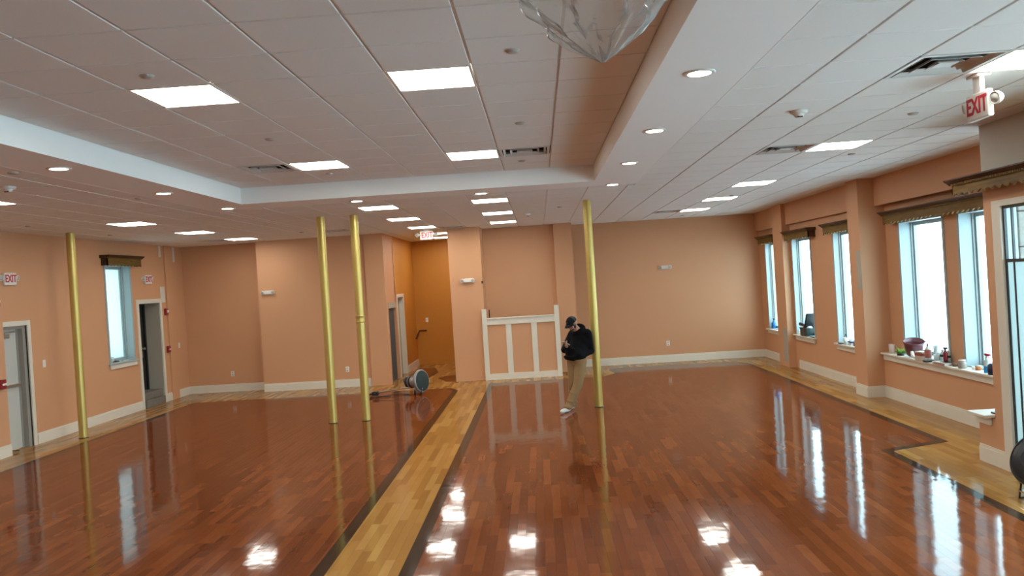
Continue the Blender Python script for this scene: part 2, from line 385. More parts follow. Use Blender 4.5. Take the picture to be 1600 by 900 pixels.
# left wall with door 1, window and door 2; nearer stretch stands forward
D1 = (12.60, 13.36, 2.02); D2 = (17.20, 18.17, 2.26); WL = (15.93, 16.92, 1.10, 3.08)
wall('wall_left', [
    (XL-.5,YB,0, XL+.17,12.52,HT), (XL-.5,12.52,0, XL,D1[0],HT), (XL-.5,D1[0],D1[2], XL,D1[1],HT), (XL-.5,D1[1],0, XL,WL[0],HT),
    (XL-.5,WL[0],0, XL,WL[1],WL[2]), (XL-.5,WL[0],WL[3], XL,WL[1],HT), (XL-.5,WL[1],0, XL,D2[0],HT), (XL-.5,D2[0],D2[2], XL,D2[1],HT),
    (XL-.5,D2[1],0, XL,19.5,HT), (XL,18.52,0, XL+.035,18.86,ZL)], label='peach painted left wall')
wall('wall_back', [(-9.1,19.5,0, -6.62,19.7,HT), (-6.62,19.05,0, -3.60,19.25,HT), (-6.62,19.25,0, -6.42,19.5,HT), (-4.05,19.01,0, -3.60,19.05,HT)], label='peach painted back wall left of the hallway')
# hallway side wall: slate door alcove, then narrow door
wall('wall_hall_left', [(-3.8,19.25,1.92, -3.6,20.3,HT), (-3.8,20.22,0, -3.6,20.38,HT)], label='peach wall piece at the mouth of the hallway')
wall('wall_hall', [(-3.8,20.38,2.02, -3.6,21.40,HT), (-3.8,21.40,0, -3.6,23.4,HT), (-3.8,23.4,0, -1.0,23.6,HT)], ORANGE, 'orange hallway walls')
wall('wall_right_of_hall', [(-2.05,18.85,0, -1.30,19.7,HT), (-1.3,19.7,0, .42,19.9,HT), (.42,19.55,0, .86,19.9,HT), (-1.45,19.7,0,-1.3,23.4,HT)], label='peach pillar and alcove wall behind the half wall')
wall('wall_back_right', [(.86,20.4,0, 5.70,20.6,HT), (.66,19.9,0, .86,20.6,HT)], label='peach painted far wall on the right')
# right wall, bay by bay
WT = 2.80; SILL = .73
def bay(x_low, x_head, x_rec, y0, y1, opens, xo):
    out = [(x_head, y0, 3.10, xo, y1, HT)]
    low_top = SILL-.04
    out.append((x_low, y0, 0, xo, y1, low_top))
    ys = [y0]+[v for o in opens for v in o]+[y1]
    for k in range(0, len(ys), 2): out.append((x_rec, ys[k], low_top, xo, ys[k+1], 3.10))
    for a, b in opens: out.append((x_rec, a, WT, xo, b, 3.10))
    return out
bayC = bay(5.50, 5.42, 5.50, 18.6, 20.4, [(18.75,19.85)], 5.70)
bayA = bay(5.50, 5.42, 5.50, 13.9, 17.9, [(14.2,15.32),(16.62,17.78)], 5.70)
bayB = bay(5.52, 5.50, 5.66, 9.0, 13.42, [(9.70,11.12),(11.55,12.92)], 5.93)
wall('wall_right', bayA+bayB+bayC+[(5.33,17.9,0, 5.70,18.6,HT), (5.24,13.42,0, 5.70,13.9,HT)], label='peach painted window wall on the right')
wall('wall_entrance', [(XV,8.5,0, 5.93,8.68,HT), (XV,8.68,0, 5.93,9.0,.50), (XV,5.0,2.76, 5.0,8.5,2.96), (XV,2.0,0, 5.0,2.4,HT), (XV,YB,0, 5.0,-1.0,HT), (XV,-1.0,3.2,5.0,2.0,HT),(XV,-1.0,0,5.0,2.0,.4), (XV,2.4,0,5.0,5.0,.4), (XV,2.4,3.2,5.0,5.0,HT)], label='peach wall beside the glazed entrance')
wall('wall_entrance_header', [(XV-.004,5.0,2.96, 5.0,8.674,HT)], mat('unpainted_plaster', (.50,.46,.40), .8, noise_amt=.04, noise_scale=3), 'unpainted grey plaster above the entrance')
wall('wall_behind_camera', [(-9.2,YB-.2,0, 5.2,YB,HT)], label='peach wall behind the viewer')
# roof slab closing the shell above the ceiling
r = MB(); r.box((-9.8,YB-.3,HT),(6.2,24,HT+.15)); struct('ceiling_slab', r, CONC, 'roof slab over the suspended ceiling')
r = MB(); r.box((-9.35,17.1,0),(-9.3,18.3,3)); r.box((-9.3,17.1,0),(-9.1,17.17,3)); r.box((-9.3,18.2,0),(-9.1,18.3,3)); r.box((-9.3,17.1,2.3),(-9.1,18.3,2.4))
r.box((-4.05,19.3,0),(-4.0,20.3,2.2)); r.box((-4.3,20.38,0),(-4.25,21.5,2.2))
struct('wall_recess_back', r, mat('grey_brown_recess_wall', (.30,.27,.22), .8), 'walls closing the door recesses')  # plain grey-brown on the closing walls

g_ = MB(); g_.box((6.0,YB-6,-.4),(22,40,-.2)); struct('ground_outside', g_, mat('white_bounce_ground', (.85,.87,.9), .9, noise_amt=.1, noise_scale=2), 'ground outside the windows, whitened to bounce daylight')  # outside ground made white to reflect daylight up to the ceiling
# primer patches where the paint is missing
def patch(a, b, m, label):
    p = MB(); p.box(a, b); return tag(obj('primer_patch', p, m), label, 'paint patch')
patch((5.236,13.424,1.76),(5.242,13.60,2.40), PRIMER, 'grey primer patch halfway up the nearer window pillar')
patch((5.326,17.904,.12),(5.332,18.22,.85), PRIMER, 'grey primer patch low on the farther window pillar')
patch((XL+.001,18.26,2.26),(XL+.006,18.48,2.62), PRIMERW, 'white primer patch above the right corner of the recessed door')
patch((XL+.001,18.30,3.30),(XL+.006,18.40,3.55), PRIMERW, 'short white primer strip under the ceiling, nearer of two')
patch((XL+.001,19.0,3.20),(XL+.006,19.10,3.55), PRIMERW, 'short white primer strip under the ceiling in the left corner')

# ------------------------------------------------------------------ baseboards
def baseboard(name, runs, label):
    b = MB(); h, t = .185, .018
    for (x0, y0), (x1, y1) in runs:
        d = Vector((x1-x0, y1-y0)).normalized(); n = Vector((-d.y, d.x))*t
        for zz0, zz1, k in ((0, h-.03, 1), (h-.03, h, .55)):
            b.prism([(x0,y0,zz0),(x1,y1,zz0),(x1+n.x*k,y1+n.y*k,zz0),(x0+n.x*k,y0+n.y*k,zz0)], (0,0,zz1-zz0))
    return struct(name, b, TRIM, label)
baseboard('baseboard_left', [((XL+.17,12.52),(XL+.17,YB)), ((XL,17.12),(XL,13.47)), ((XL,19.5),(XL,18.26))], 'white baseboard along the left wall')
baseboard('baseboard_back', [((-6.62,19.5),(XL,19.5)), ((-4.05,19.05),(-6.62,19.05)), ((-3.6,23.4),(-3.6,21.5)), ((5.5,20.4),(.88,20.4)), ((-6.62,19.05),(-6.62,19.5))][:4], 'white baseboard along the back walls')
baseboard('baseboard_right', [((5.50,18.6),(5.50,20.4)), ((5.50,13.9),(5.50,17.7)), ((5.24,13.42),(5.24,13.9)), ((5.52,13.42),(5.24,13.42)), ((5.52,9.0),(5.52,13.42)), ((XV,8.5),(XV,9.0))], 'white baseboard along the window wall')

# ------------------------------------------------------------------ windows
def window(n, wallx, y0, y1, z0, z1, out, label, pane=GLASS, side=1):
    # side=+1: wall faces -X (right wall), outside is +X; side=-1: left wall
    root = sroot('window_%d' % n, label, (wallx, (y0+y1)/2, z0)); cy_ = (y0+y1)/2
    def X(d): return side*d
    def bx(mb, d0, d1, a, b, c0, c1): mb.box((min(X(d0),X(d1)), a-cy_, c0-z0), (max(X(d0),X(d1)), b-cy_, c1-z0))
    j = MB(); t = .02
    bx(j, -.012, out, y0, y0+t, z0, z1); bx(j, -.012, out, y1-t, y1, z0, z1); bx(j, -.012, out, y0+t, y1-t, z1-t, z1); bx(j, 0, out, y0+t, y1-t, z0, z0+.015)
    for a, b in ((y0-.035, y0), (y1, y1+.035)): bx(j, -.014, 0, a, b, z0, z1)
    bx(j, -.014, 0, y0-.035, y1+.035, z1, z1+.035)
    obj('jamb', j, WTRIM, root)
    fr = MB(); w = .055; d0, d1 = out-.05, out
    ya, yb, za, zb = y0+t, y1-t, z0+.015, z1-t
    bx(fr, d0, d1, ya, ya+w, za, zb); bx(fr, d0, d1, yb-w, yb, za, zb); bx(fr, d0, d1, ya+w, yb-w, zb-w, zb); bx(fr, d0, d1, ya+w, yb-w, za, za+w)
    bx(fr, d0-.03, d0, ya, ya+.02, za, zb); bx(fr, d0-.03, d0, yb-.02, yb, za, zb)
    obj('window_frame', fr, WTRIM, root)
    p = MB(); bx(p, d1-.025, d1-.019, ya+w, yb-w, za+w, zb-w); obj('pane', p, pane, root)
    return root
window(1, XL, *WL, .22, 'tall narrow window in the left wall', FILM, -1)
window(2, 5.50, 18.75, 19.85, SILL, WT, .16, 'farthest window of the right wall, half hidden by a pillar')
window(3, 5.50, 16.62, 17.78, SILL, WT, .17, 'right wall window with the black toolbox on its sill')
window(4, 5.50, 14.2, 15.32, SILL, WT, .17, 'right wall window just beyond the nearer pillar')
window(5, 5.66, 11.55, 12.92, SILL, WT, .24, 'widest looking window behind the crowded sill')
window(6, 5.66, 9.70, 11.12, SILL, WT, .24, 'window behind the spray bottle, next to the entrance')
window(7, XV, 2.4, 5.0, .4, 3.2, .2, 'unseen window beside the viewer right of the entrance, added for daylight')  # out of view, added and enlarged to bring in more daylight
window(8, XV, -1.0, 2.0, .4, 3.2, .2, 'unseen window behind the viewer in the entrance wall, added for daylight')  # also an added, unseen opening for daylight
R90 = PI/2
for i, (x, y0, y1, z0, z1) in enumerate(((6.02,16.62,17.78,SILL,WT),(6.02,14.2,15.32,SILL,WT),(6.02,9.70,11.12,SILL,WT),(6.02,11.55,12.92,SILL,WT),(6.02,18.75,19.85,SILL,WT),(5.02,2.4,5,.4,3.2),(5.02,-1,2,.4,3.2),(5.02,5.0,8.5,0,2.76))):
    portal('portal', (x, (y0+y1)/2, (z0+z1)/2), (0, R90, 0), z1-z0, y1-y0)
portal('portal', (XL-.52, 16.43, 2.1), (0, -R90, 0), 2.0, 1.0)

# sills (each lifts away)
def sill(loc_x, y0, y1, depth_in, depth_out, label, z=SILL, side=1, n='window_sill'):
    root = thing(n, label, 'window sill', (loc_x, (y0+y1)/2, z)); h = (y1-y0)/2
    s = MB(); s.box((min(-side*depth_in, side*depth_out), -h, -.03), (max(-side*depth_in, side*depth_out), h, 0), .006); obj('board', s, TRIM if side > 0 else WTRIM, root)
    a = MB(); a.box((min(-side*.03, -side*.003), -h+.04, -.115), (max(-side*.03, -side*.003), h-.04, -.03), .004); obj('apron', a, TRIM, root)
    return root
sill(5.50, 16.56, 17.86, .07, .22, 'white sill under the window with the black toolbox')
sill(5.50, 14.12, 15.42, .07, .22, 'white sill under the window just beyond the nearer pillar')
sill(5.50, 18.7, 19.98, .07, .22, 'white sill of the farthest right window, blue bottle on it')
sill(5.52, 9.02, 13.41, .06, .36, 'long white sill crowded with bottles, boxes and a maroon bowl')
sill(XL, 15.86, 17.0, .05, .18, 'white sill of the left wall window', 1.10, -1)
sill(XV, 8.70, 9.06, .10, .30, 'short low white sill beside the entrance', .535)

# ------------------------------------------------------------------ valances
def valance(x, y0, y1, zt, label, side=1, proj=.15, hh=.17, near_dark=False):
    root = thing('window_valance', label, 'valance', (x, (y0+y1)/2, zt)); L = y1-y0; h = L/2; s = -side
    v = MB()
    n = max(4, int(L/.125)); pts = [(s*proj, -h, 0), (s*proj, h, 0)]
    for k in range(n*4, -1, -1):
        t = k/(n*4); ph = (k % 4)/4; pts.append((s*proj, -h+L*t, -hh-.015+.032*abs(math.sin(PI*ph))))
    v.prism(pts, (-s*.02, 0, 0)); obj('scalloped_board', v, OAK, root)
    for a_ in (-h, h-.018):
        e = MB(); e.box((min(0,s*proj), a_, -hh), (max(0,s*proj), a_+.018, 0)); obj('end_board', e, OAKD, root)
    cr = MB()
    prof = [(0,-.045),(proj+.004,-.045),(proj+.018,-.03),(proj+.03,-.02),(proj+.055,-.004),(proj+.065,.004),(proj+.065,.018),(0,.018)]
    cr.prism([(s*p, -h-max(0,0)-.05, z) for p, z in prof], (0, L+.1, 0)); obj('crown', cr, OAKD, root)
    d = MB(); k = -h
    while k < h-.02:
        d.box((min(s*(proj+.002),s*(proj+.022)), k, -.052), (max(s*(proj+.002),s*(proj+.022)), k+.014, -.03)); k += .028
    obj('dentil_moulding', d, OAK, root)
    return root
valance(5.50, 18.75, 19.95, 2.93, 'carved brown valance over the farthest right window')
valance(5.50, 16.28, 17.83, 2.93, 'carved brown valance over the window with the toolbox')
valance(5.50, 13.98, 15.42, 2.93, 'carved brown valance just beyond the nearer pillar')
valance(5.66, 9.2, 13.10, 2.96, 'long carved brown valance spanning the two nearer right windows', proj=.17)
valance(XV, 5.2, 8.98, 3.03, 'large carved brown valance over the entrance', proj=.16, hh=.15)
valance(XL, 15.83, 17.18, 3.25, 'dark brown valance over the left wall window', side=-1, hh=.19, proj=.14)

# ------------------------------------------------------------------ glazed entrance
root = sroot('door_1', 'glazed entrance with white surround and dark metal frame', (XV, 6.75, 0))
m_ = MB(); m_.box((-.02,1.60,0),(.006,1.75,2.76)); m_.box((-.02,-1.75,2.70),(.006,1.60,2.76)); m_.box((-.02,-1.75,0),(.006,-1.63,2.70)); obj('surround', m_, TRIM, root)
m_ = MB()
m_.box((.04,1.575,0),(.066,1.60,2.70)); m_.box((.04,-1.63,2.67),(.066,1.575,2.70)); m_.box((.04,-1.63,0),(.066,1.575,.04))
m_.box((.036,-1.63,2.135),(.07,1.575,2.165))
for y in (1.46, .55, -.35, -1.2): m_.box((.044,y-.010,.04),(.064,y+.010,2.67))
obj('metal_frame', m_, BRONZE, root)
m_ = MB(); m_.box((.052,.56,.04),(.056,1.575,2.135)); obj('frosted_pane', m_, FILM, root); m_ = MB(); m_.box((.052,-1.6,.04),(.056,.54,2.135)); obj('clear_pane', m_, GLASS, root)  # unseen nearer stretch made clear to let in more skylight
m_ = MB(); m_.box((.052,-1.6,2.165),(.056,1.575,2.67)); obj('clear_transom_pane', m_, GLASS, root)
m_ = MB(); m_.box((.045,1.43,.02),(.05,1.59,2.66)); 
m_ = MB(); m_.box((.060,1.585,0),(.17,1.748,2.74)); obj('outer_frame', m_, WTRIM, root)
for o in children(root):
    if o.name.split('.')[0] != 'surround': o.location.x = -.034

# stone cladding outside, seen through the transom
root = thing('stone_cladding', 'grey stone block wall outside, seen through the pane above the entrance', 'stone wall', (4.86, 8.44, 0))
s_ = MB(); z = 0; k = 0
while z < 3.8:
    hh = .36 if k % 2 else .30
    cuts = [0, .30, .78, 1.2] if k % 2 else [0, .52, .95, 1.2]
    for a, b in zip(cuts, cuts[1:]): s_.box((a+.004, -.05, z+.004), (b-.004, .055, z+hh-.004), .01)
    z += hh; k += 1
obj('stone_blocks', s_, STONE, root)
# ------------------------------------------------------------------ left exit door
root = sroot('door_2', 'white metal exit door in the left wall with closer and push bar', (XL, 12.98, 0))
c_ = MB(); c_.box((-.14,.38,0),(.022,.46,2.02)); c_.box((-.14,-.38,2.02),(.022,.46,2.10)); c_.box((-.14,-.42,0),(.004,-.38,2.02)); obj('casing', c_, TRIM, root)
c_ = MB(); c_.box((-.14,.30,0),(-.02,.38,2.02)); c_.box((-.14,.25,0),(-.10,.30,1.98)); c_.box((-.14,-.38,1.97),(-.02,.30,2.02)); obj('steel_frame', c_, mat('grey_steel_frame', (.30,.28,.25), .4), root)
lf = MB(); lf.box((-.15,-.38,.01),(-.105,.25,1.97), .003); lf = obj('door_leaf', lf, DOORW, root)
h_ = MB(); h_.box((-.105,-.36,1.02),(-.06,.24,1.07), .006); h_.box((-.105,-.36,.99),(-.03,-.28,1.10), .006); obj('push_bar', h_, METAL, lf)
h_ = MB(); h_.box((-.105,-.28,1.83),(-.05,.02,1.90), .008); h_.tube([(-.06,-.1,1.91),(-.03,.1,1.93),(-.09,.2,1.92)], .009); obj('door_closer', h_, METAL, lf)
# recessed dark door
root = sroot('door_3', 'dark brown door standing in a deep white-cased recess of the left wall', (XL, 17.685, 0))
c_ = MB(); c_.box((0,-.575,0),(.022,-.485,2.26)); c_.box((0,.485,0),(.022,.575,2.26)); c_.box((0,-.575,2.26),(.022,.575,2.35)); obj('casing', c_, TRIM, root)
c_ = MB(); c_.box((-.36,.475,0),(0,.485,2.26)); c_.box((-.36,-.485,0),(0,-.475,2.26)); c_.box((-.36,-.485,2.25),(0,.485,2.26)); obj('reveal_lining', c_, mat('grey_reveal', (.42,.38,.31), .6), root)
lf = MB(); lf.box((-.42,-.475,.32),(-.37,.42,2.22), .004)
for zz in (.45, 1.15): lf.box((-.372,-.33,zz),(-.358,.22,zz+.55), .006)
lf = obj('door_leaf', lf, DOORD, root)
h_ = MB(); h_.lathe([(0,0),(.03,0),(.03,.01),(.012,.015),(.012,.04),(.028,.05),(.028,.075),(0,.08)], (-.36,.28,1.25), (1,0,0)); h_.box((-.36,.25,1.05),(-.352,.31,1.2), .002); obj('door_knob', h_, METAL, lf)
h_ = MB(); h_.box((-.36,-.12,1.42),(-.356,.03,1.80)); obj('notice_paper', h_, mat('white_paper', (.7,.72,.7), .6), lf)
c_ = MB(); c_.box((-.37,.42,.3),(-.33,.475,2.25)); c_.box((-.37,-.475,2.2),(-.33,.475,2.25)); obj('door_frame', c_, BLACK, root)
s_ = MB(); s_.box((-.42,-.47,.17),(-.02,.47,.32), .012); s_.box((-.42,-.47,0),(.06,.40,.17), .012)
s_ = obj('stone_step', s_, CONC); s_.location = (XL,17.685,0); tag(s_, 'rough bare concrete steps in the doorway of the dark recessed door', 'step')
# hallway doors
root = sroot('door_4', 'slate blue-grey door just inside the hallway on its left', (-3.6, 19.75, 0))
c_ = MB(); c_.box((-.10,-.48,0),(-.05,.45,1.78)); obj('door_leaf', c_, SLATE, root)
c_ = MB(); c_.box((-.2,-.48,1.78),(.004,.46,1.92)); obj('header', c_, PRIMER, root)
root = sroot('door_5', 'narrow grey door with white casing in the hallway', (-3.6, 20.9, 0))
c_ = MB(); c_.box((-.15,-.52,0),(.025,-.42,2.02)); c_.box((-.15,.40,0),(.025,.5,2.02)); c_.box((-.15,-.52,2.02),(.025,.5,2.10)); obj('casing', c_, TRIM, root)
c_ = MB(); c_.box((-.14,-.42,.01),(-.10,.40,2.02)); lf = obj('door_leaf', c_, mat('beige_door_paint', (.33,.29,.21), .5), root)
h_ = MB(); h_.lathe([(0,0),(.012,0),(.012,.03),(.03,.045),(.03,.06),(0,.07)], (-.10,-.3,.98), (1,0,0)); obj('door_knob', h_, BLACK, lf)
root = thing('handrail', 'short brown wooden handrail on the orange hallway wall', 'handrail', (-3.6, 23.1, .85))
h_ = MB(); h_.tube([(.07,-.22,-.05),(.07,.05,.06),(.09,.24,.14),(.3,.26,.14)], .022, 10); obj('rail', h_, OAKD, root)
h_ = MB(); h_.tube([(0,0,-.05),(.05,0,-.04),(.07,0,.02)], .009); obj('bracket', h_, BLACK, root)

# ------------------------------------------------------------------ half wall
root = thing('half_wall', 'waist-high white framed half wall with three peach panels', 'half wall', (-.45, 18.81, 0))
h_ = MB(); h_.box((-.80,-.02,.02),(.80,.04,1.3)); obj('peach_panel', h_, WALL, root)
for x in (-.91, .76):
    p = MB(); p.box((x,-.06,0),(x+.11,.08,1.64), .004); obj('post', p, TRIM, root)
p = MB(); p.box((-.80,-.05,1.27),(.76,.07,1.40), .003); p.box((-.80,-.065,1.40),(.76,.085,1.43), .004); obj('top_rail', p, TRIM, root)
p = MB(); p.box((-.80,-.05,0),(.76,.07,.14), .003); obj('bottom_rail', p, TRIM, root)
for x in (-.375, .215):
    p = MB(); p.box((x-.0,-.045,.14),(x+.13,.06,1.27), .003); obj('stile', p, TRIM, root)
p = MB(); p.box((-.755,.1,1.40),(-.73,.16,1.62), .005); tag(obj('wall_bracket', p, BLACK, None, (-.45,18.81,0)), 'small black bracket behind the left post of the half wall', 'bracket')
p = MB(); p.box((-1.325,18.835,2.24),(-1.285,18.86,2.30), .004); tag(obj('cable_cap', p, BLACK), 'tiny black fitting on the pillar edge beside the emergency light', 'fitting')

# ------------------------------------------------------------------ poles
def pole(x, y, label, collar=False):
    root = thing('support_pole', label, 'pole', (x, y, 0), 0)
    b = MB(); b.lathe([(.071,0.012),(.071,ZL-.004)], n=32); obj('shaft', b, GOLD, root)
    b = MB(); b.lathe([(0,0),(.082,0),(.082,.008),(.074,.013),(0,.013)], n=32); obj('base_ring', b, DOORD, root)
    if collar:
        b = MB(); b.lathe([(.0705,1.70),(.0775,1.705),(.0775,1.72),(.074,1.725),(.074,1.80),(.0775,1.805),(.0775,1.82),(.0705,1.825)], n=32); obj('collar', b, GOLD, root)
    return root
pole(-8.03, 13.85, 'gold painted support pole in front of the left wall')
pole(-3.68, 13.92, 'gold support pole, smooth left one of the middle pair')
pole(-3.115, 13.98, 'gold support pole with a collar, right one of the middle pair', True)
pole(.905, 14.05, 'gold support pole the man in black leans against')

# ------------------------------------------------------------------ ceiling fixtures
def mk_light(label, loc, sx, sy, group):
    root = thing('ceiling_light', label, 'ceiling light', loc, 0, group)
    a, b = sx/2-.004, sy/2-.004
    f_ = MB(); t = .018
    f_.box((-a,-b,-.003),(a,-b+t,.012)); f_.box((-a,b-t,-.003),(a,b,.012)); f_.box((-a,-b+t,-.003),(-a+t,b-t,.012)); f_.box((a-t,-b+t,-.003),(a,b-t,.012)); obj('frame', f_, FIXT, root)
    f_ = MB(); f_.box((-a+t,-b+t,.001),(a-t,b-t,.006)); obj('diffuser', f_, LIGHTM, root)
    return root
names_c = {(1,2):'large lit square panel in the raised ceiling, near left one', (1,8):'lit square panel in the raised ceiling, far left one beside a vent', (4,2):'large lit square panel in the raised ceiling, near one left of the plastic sheet', (4,8):'lit square panel in the raised ceiling, far right one beside a vent', (1,-4):'lit panel overhead behind the left near panel', (4,-4):'lit panel overhead behind the right near panel'}
lc = ll = None
for k in lights_c:
    q = ccell(*k); p = ((q[0]+q[1])/2, (q[2]+q[3])/2, ZC)
    if lc is None: lc = mk_light(names_c[k], p, CS, CS, 'lit panels of the raised ceiling')
    else: dup(lc, p, label=names_c[k])
def low_light(q, label, group):
    global ll
    p = ((q[0]+q[1])/2, (q[2]+q[3])/2, ZL)
    if ll is None: ll = mk_light(label, p, DX, DY, group)
    else: dup(ll, p, label=label, group=group)
dn = {12:'nearest', 16:'middle', 20:'farthest'}
for i, j in lights_l:
    low_light(lcell(i, j), 'lit panel, %s of three %s' % (dn[j], 'leading to the hallway exit sign' if i == -3 else 'in line before the half wall'), 'lit panels before the hallway')
ordr = {-12:'sixth panel behind the viewer, right side', -6:'panel beside the viewer, right side', 0:'nearest, beside the big vent at top right', 6:'second, touching a vent', 12:'third', 16:'fourth', 20:'farthest, near the far wall'}
for i, j in lights_r: low_light(lcell(i, j), 'lit ceiling panel on the window side, %s' % ordr[j], 'lit panels along the window wall')
ordl = {-6:'panel left of the viewer', 0:'panel left of the viewer, nearer', 6:'nearest, cut by the left picture edge', 12:'second, right of the left pole', 16:'third', 20:'farthest, by the left corner'}
for i, j in lights_ll: low_light(llcell(i, j), 'lit ceiling panel on the left side, %s' % ordl[j], 'lit panels along the left wall')
for i, j in lights_h: low_light(lcell(i, j), 'lit ceiling panel inside the orange hallway, %s' % ('nearer' if j == 24 else 'farther'), 'lit hallway panels')

def mk_vent(label, loc, sx, sy, m=VENTM):
    root = thing('ceiling_vent', label, 'air vent', loc, 0, 'ceiling air vents'); a, b = sx/2-.005, sy/2-.005
    v = MB(); v.box((-a+.02,-b+.02,.05),(a-.02,b-.02,.055)); obj('duct_opening', v, VENTB, root)
    v = MB(); t = .03
    v.box((-a,-b,-.004),(a,-b+t,.01)); v.box((-a,b-t,-.004),(a,b,.01)); v.box((-a,-b+t,-.004),(-a+t,b-t,.01)); v.box((a-t,-b+t,-.004),(a,b-t,.01)); obj('frame', v, m, root)
    for k in range(3):
        s0 = 1-.27*(k+.55); A, Bq = a*s0, b*s0; w_ = .022; up = .022; v = MB()
        for sx_, sy_ in ((1,0),(-1,0),(0,1),(0,-1)):
            if sx_: P = [(sx_*A,-Bq,-.002),(sx_*A,Bq,-.002),(sx_*(A-w_),Bq-w_,up),(sx_*(A-w_),-Bq+w_,up)]
            else: P = [(-A,sy_*Bq,-.002),(A,sy_*Bq,-.002),(A-w_,sy_*(Bq-w_),up),(-A+w_,sy_*(Bq-w_),up)]
            n_ = (Vector(P[1])-Vector(P[0])).cross(Vector(P[2])-Vector(P[0])).normalized()*.003
            v.prism(P, n_)
        obj('louvre_ring', v, m, root)
    v = MB(); v.box((-a*.22,-b*.22,.0),(a*.22,b*.22,.004)); obj('centre_plate', v, m, root)
    return root
vt = None
VL = [(ccell(0,8), ZC, 'square louvred vent left of a lit panel in the raised ceiling'), (ccell(5,8), ZC, 'square louvred vent right of a lit panel in the raised ceiling'),
      (lcell(6,0), ZL, 'large louvred vent at top right beside a lit panel'), (lcell(6,6), ZL, 'louvred vent touching the second lit panel by the windows'), (lcell(6,20), ZL, 'louvred vent near the far right wall'),
      (lcell(-6,19), ZL, 'louvred vent behind the middle pair of gold poles'), (lcell(-2,21), ZL, 'louvred vent just before the pillar'), (llcell(-11,20), ZL, 'louvred vent near the left corner')]
for q, z, lab in VL:
    p = ((q[0]+q[1])/2, (q[2]+q[3])/2, z)
    if vt is None: vt = mk_vent(lab, p, DX, DY)
    else: dup(vt, p, label=lab)

def mk_down(label, loc):
    root = thing('recessed_downlight', label, 'downlight', loc, 0, 'round downlights in the ceiling border')
    v = MB(); v.lathe([(.078,-.009),(.098,-.010),(.108,-.005),(.108,0),(.078,.0),(.078,-.009)], n=32); obj('trim_ring', v, FIXT, root)
    v = MB(); v.lathe([(0,-.006),(.078,-.006),(.078,0),(0,0)], n=32); obj('lens', v, DOWNM, root)
    return root
dl = None
DLP = [((1.15,5.47),'nearest on the right of the raised ceiling'),((1.15,7.57),'second on the right of the raised ceiling'),((1.15,9.66),'third on the right of the raised ceiling'),
       ((1.15,11.83),'at the far right corner of the raised ceiling'),((-.76,11.85),'on the far side, between corner and middle'),((-2.57,11.8),'on the far side, above the gold pole pair'),((-4.42,11.65),'at the far left corner of the raised ceiling'),
       ((-4.40,9.6),'second from the far corner on the left'),((-4.38,7.44),'nearest in view on the left'),((1.15,3.3),'overhead right, out of view, added for light'),((1.15,1.2),'behind the viewer on the right, unseen, added for light'),((-4.4,5.3),'out of view on the left, added for light'),((-4.4,3.2),'left of the viewer, unseen, added for light')]  # the four out of view are extras, added for light on both sides
for (x, y), lab in DLP:
    lab = 'round lit downlight in the ceiling border, ' + lab
    if dl is None: dl = mk_down(lab, (x, y, ZL-.004))
    else: dup(dl, (x, y, ZL-.004), label=lab)

# sprinkler discs and smoke detectors
dc = None
DCP = [(-2.54,5.41,ZC,'in front of the near left lit panel'),(-.08,5.43,ZC,'right of the near lit panel'),(-.09,7.93,ZC,'halfway along the right of the raised ceiling'),(-2.53,7.88,ZC,'halfway along the left of the raised ceiling'),
       (-2.6,10.42,ZC,'beyond the far left lit panel'),(-.12,10.43,ZC,'beyond the far right vent'),(3.52,7.61,ZL,'left of the hanging exit sign'),(3.94,10.19,ZL,'beyond the second lit panel by the windows'),
       (3.6,14.95,ZL,'beside the fourth lit panel by the windows'),(.47,15.0,ZL,'left of the leaning man\'s pole'),(-4.87,9.93,ZL,'beside the second left downlight'),(-4.87,7.52,ZL,'beside the nearest left downlight'),(-7.78,12.31,ZL,'left of the left gold pole'),(-7.82,14.78,ZL,'behind the left gold pole'),(-4.94,17.1,ZL,'left of the gold pole pair'),(3.48,19.4,ZL,'close to the far right wall')]
for x, y, z, lab in DCP:
    lab = 'small round sprinkler cap on the ceiling, ' + lab
    if dc is None:
        v = MB(); v.lathe([(0,-.016),(.034,-.016),(.040,-.012),(.040,-.006),(.048,-.004),(.048,0),(0,0)], n=20); dc = tag(obj('sprinkler_cap', v, mat('dull_cap', (.48,.44,.40), .5), None, (x,y,z)), lab, 'sprinkler cap', 'ceiling sprinkler caps')
    else:
        q = dc.copy(); C.objects.link(q); q.location = (x,y,z); q['label'] = lab
sd = None
for x, y, lab in [(2.32,7.1,'white smoke detector on the ceiling right of the downlights'),(-5.47,8.35,'white smoke detector on the ceiling at the left picture edge'),(-.13,15.97,'small white smoke detector on the ceiling before the half wall')]:
    if sd is None:
        sd = thing('smoke_detector', lab, 'smoke detector', (x,y,ZL), 0, 'ceiling smoke detectors')
        v = MB(); v.lathe([(0,-.028),(.060,-.028),(.072,-.018),(.075,0),(0,0)], n=28); obj('housing', v, WHITE, sd)
        v = MB(); v.lathe([(0,-.058),(.030,-.058),(.036,-.05),(.046,-.03),(.046,-.027),(0,-.027)], n=24); obj('sensor_chamber', v, WHITE, sd)
        v = MB(); v.box((-.022,-.034,-.060),(.022,-.01,-.050), .002); obj('sensor_window', v, BLACK, sd)
    else: dup(sd, (x,y,ZL), label=lab)

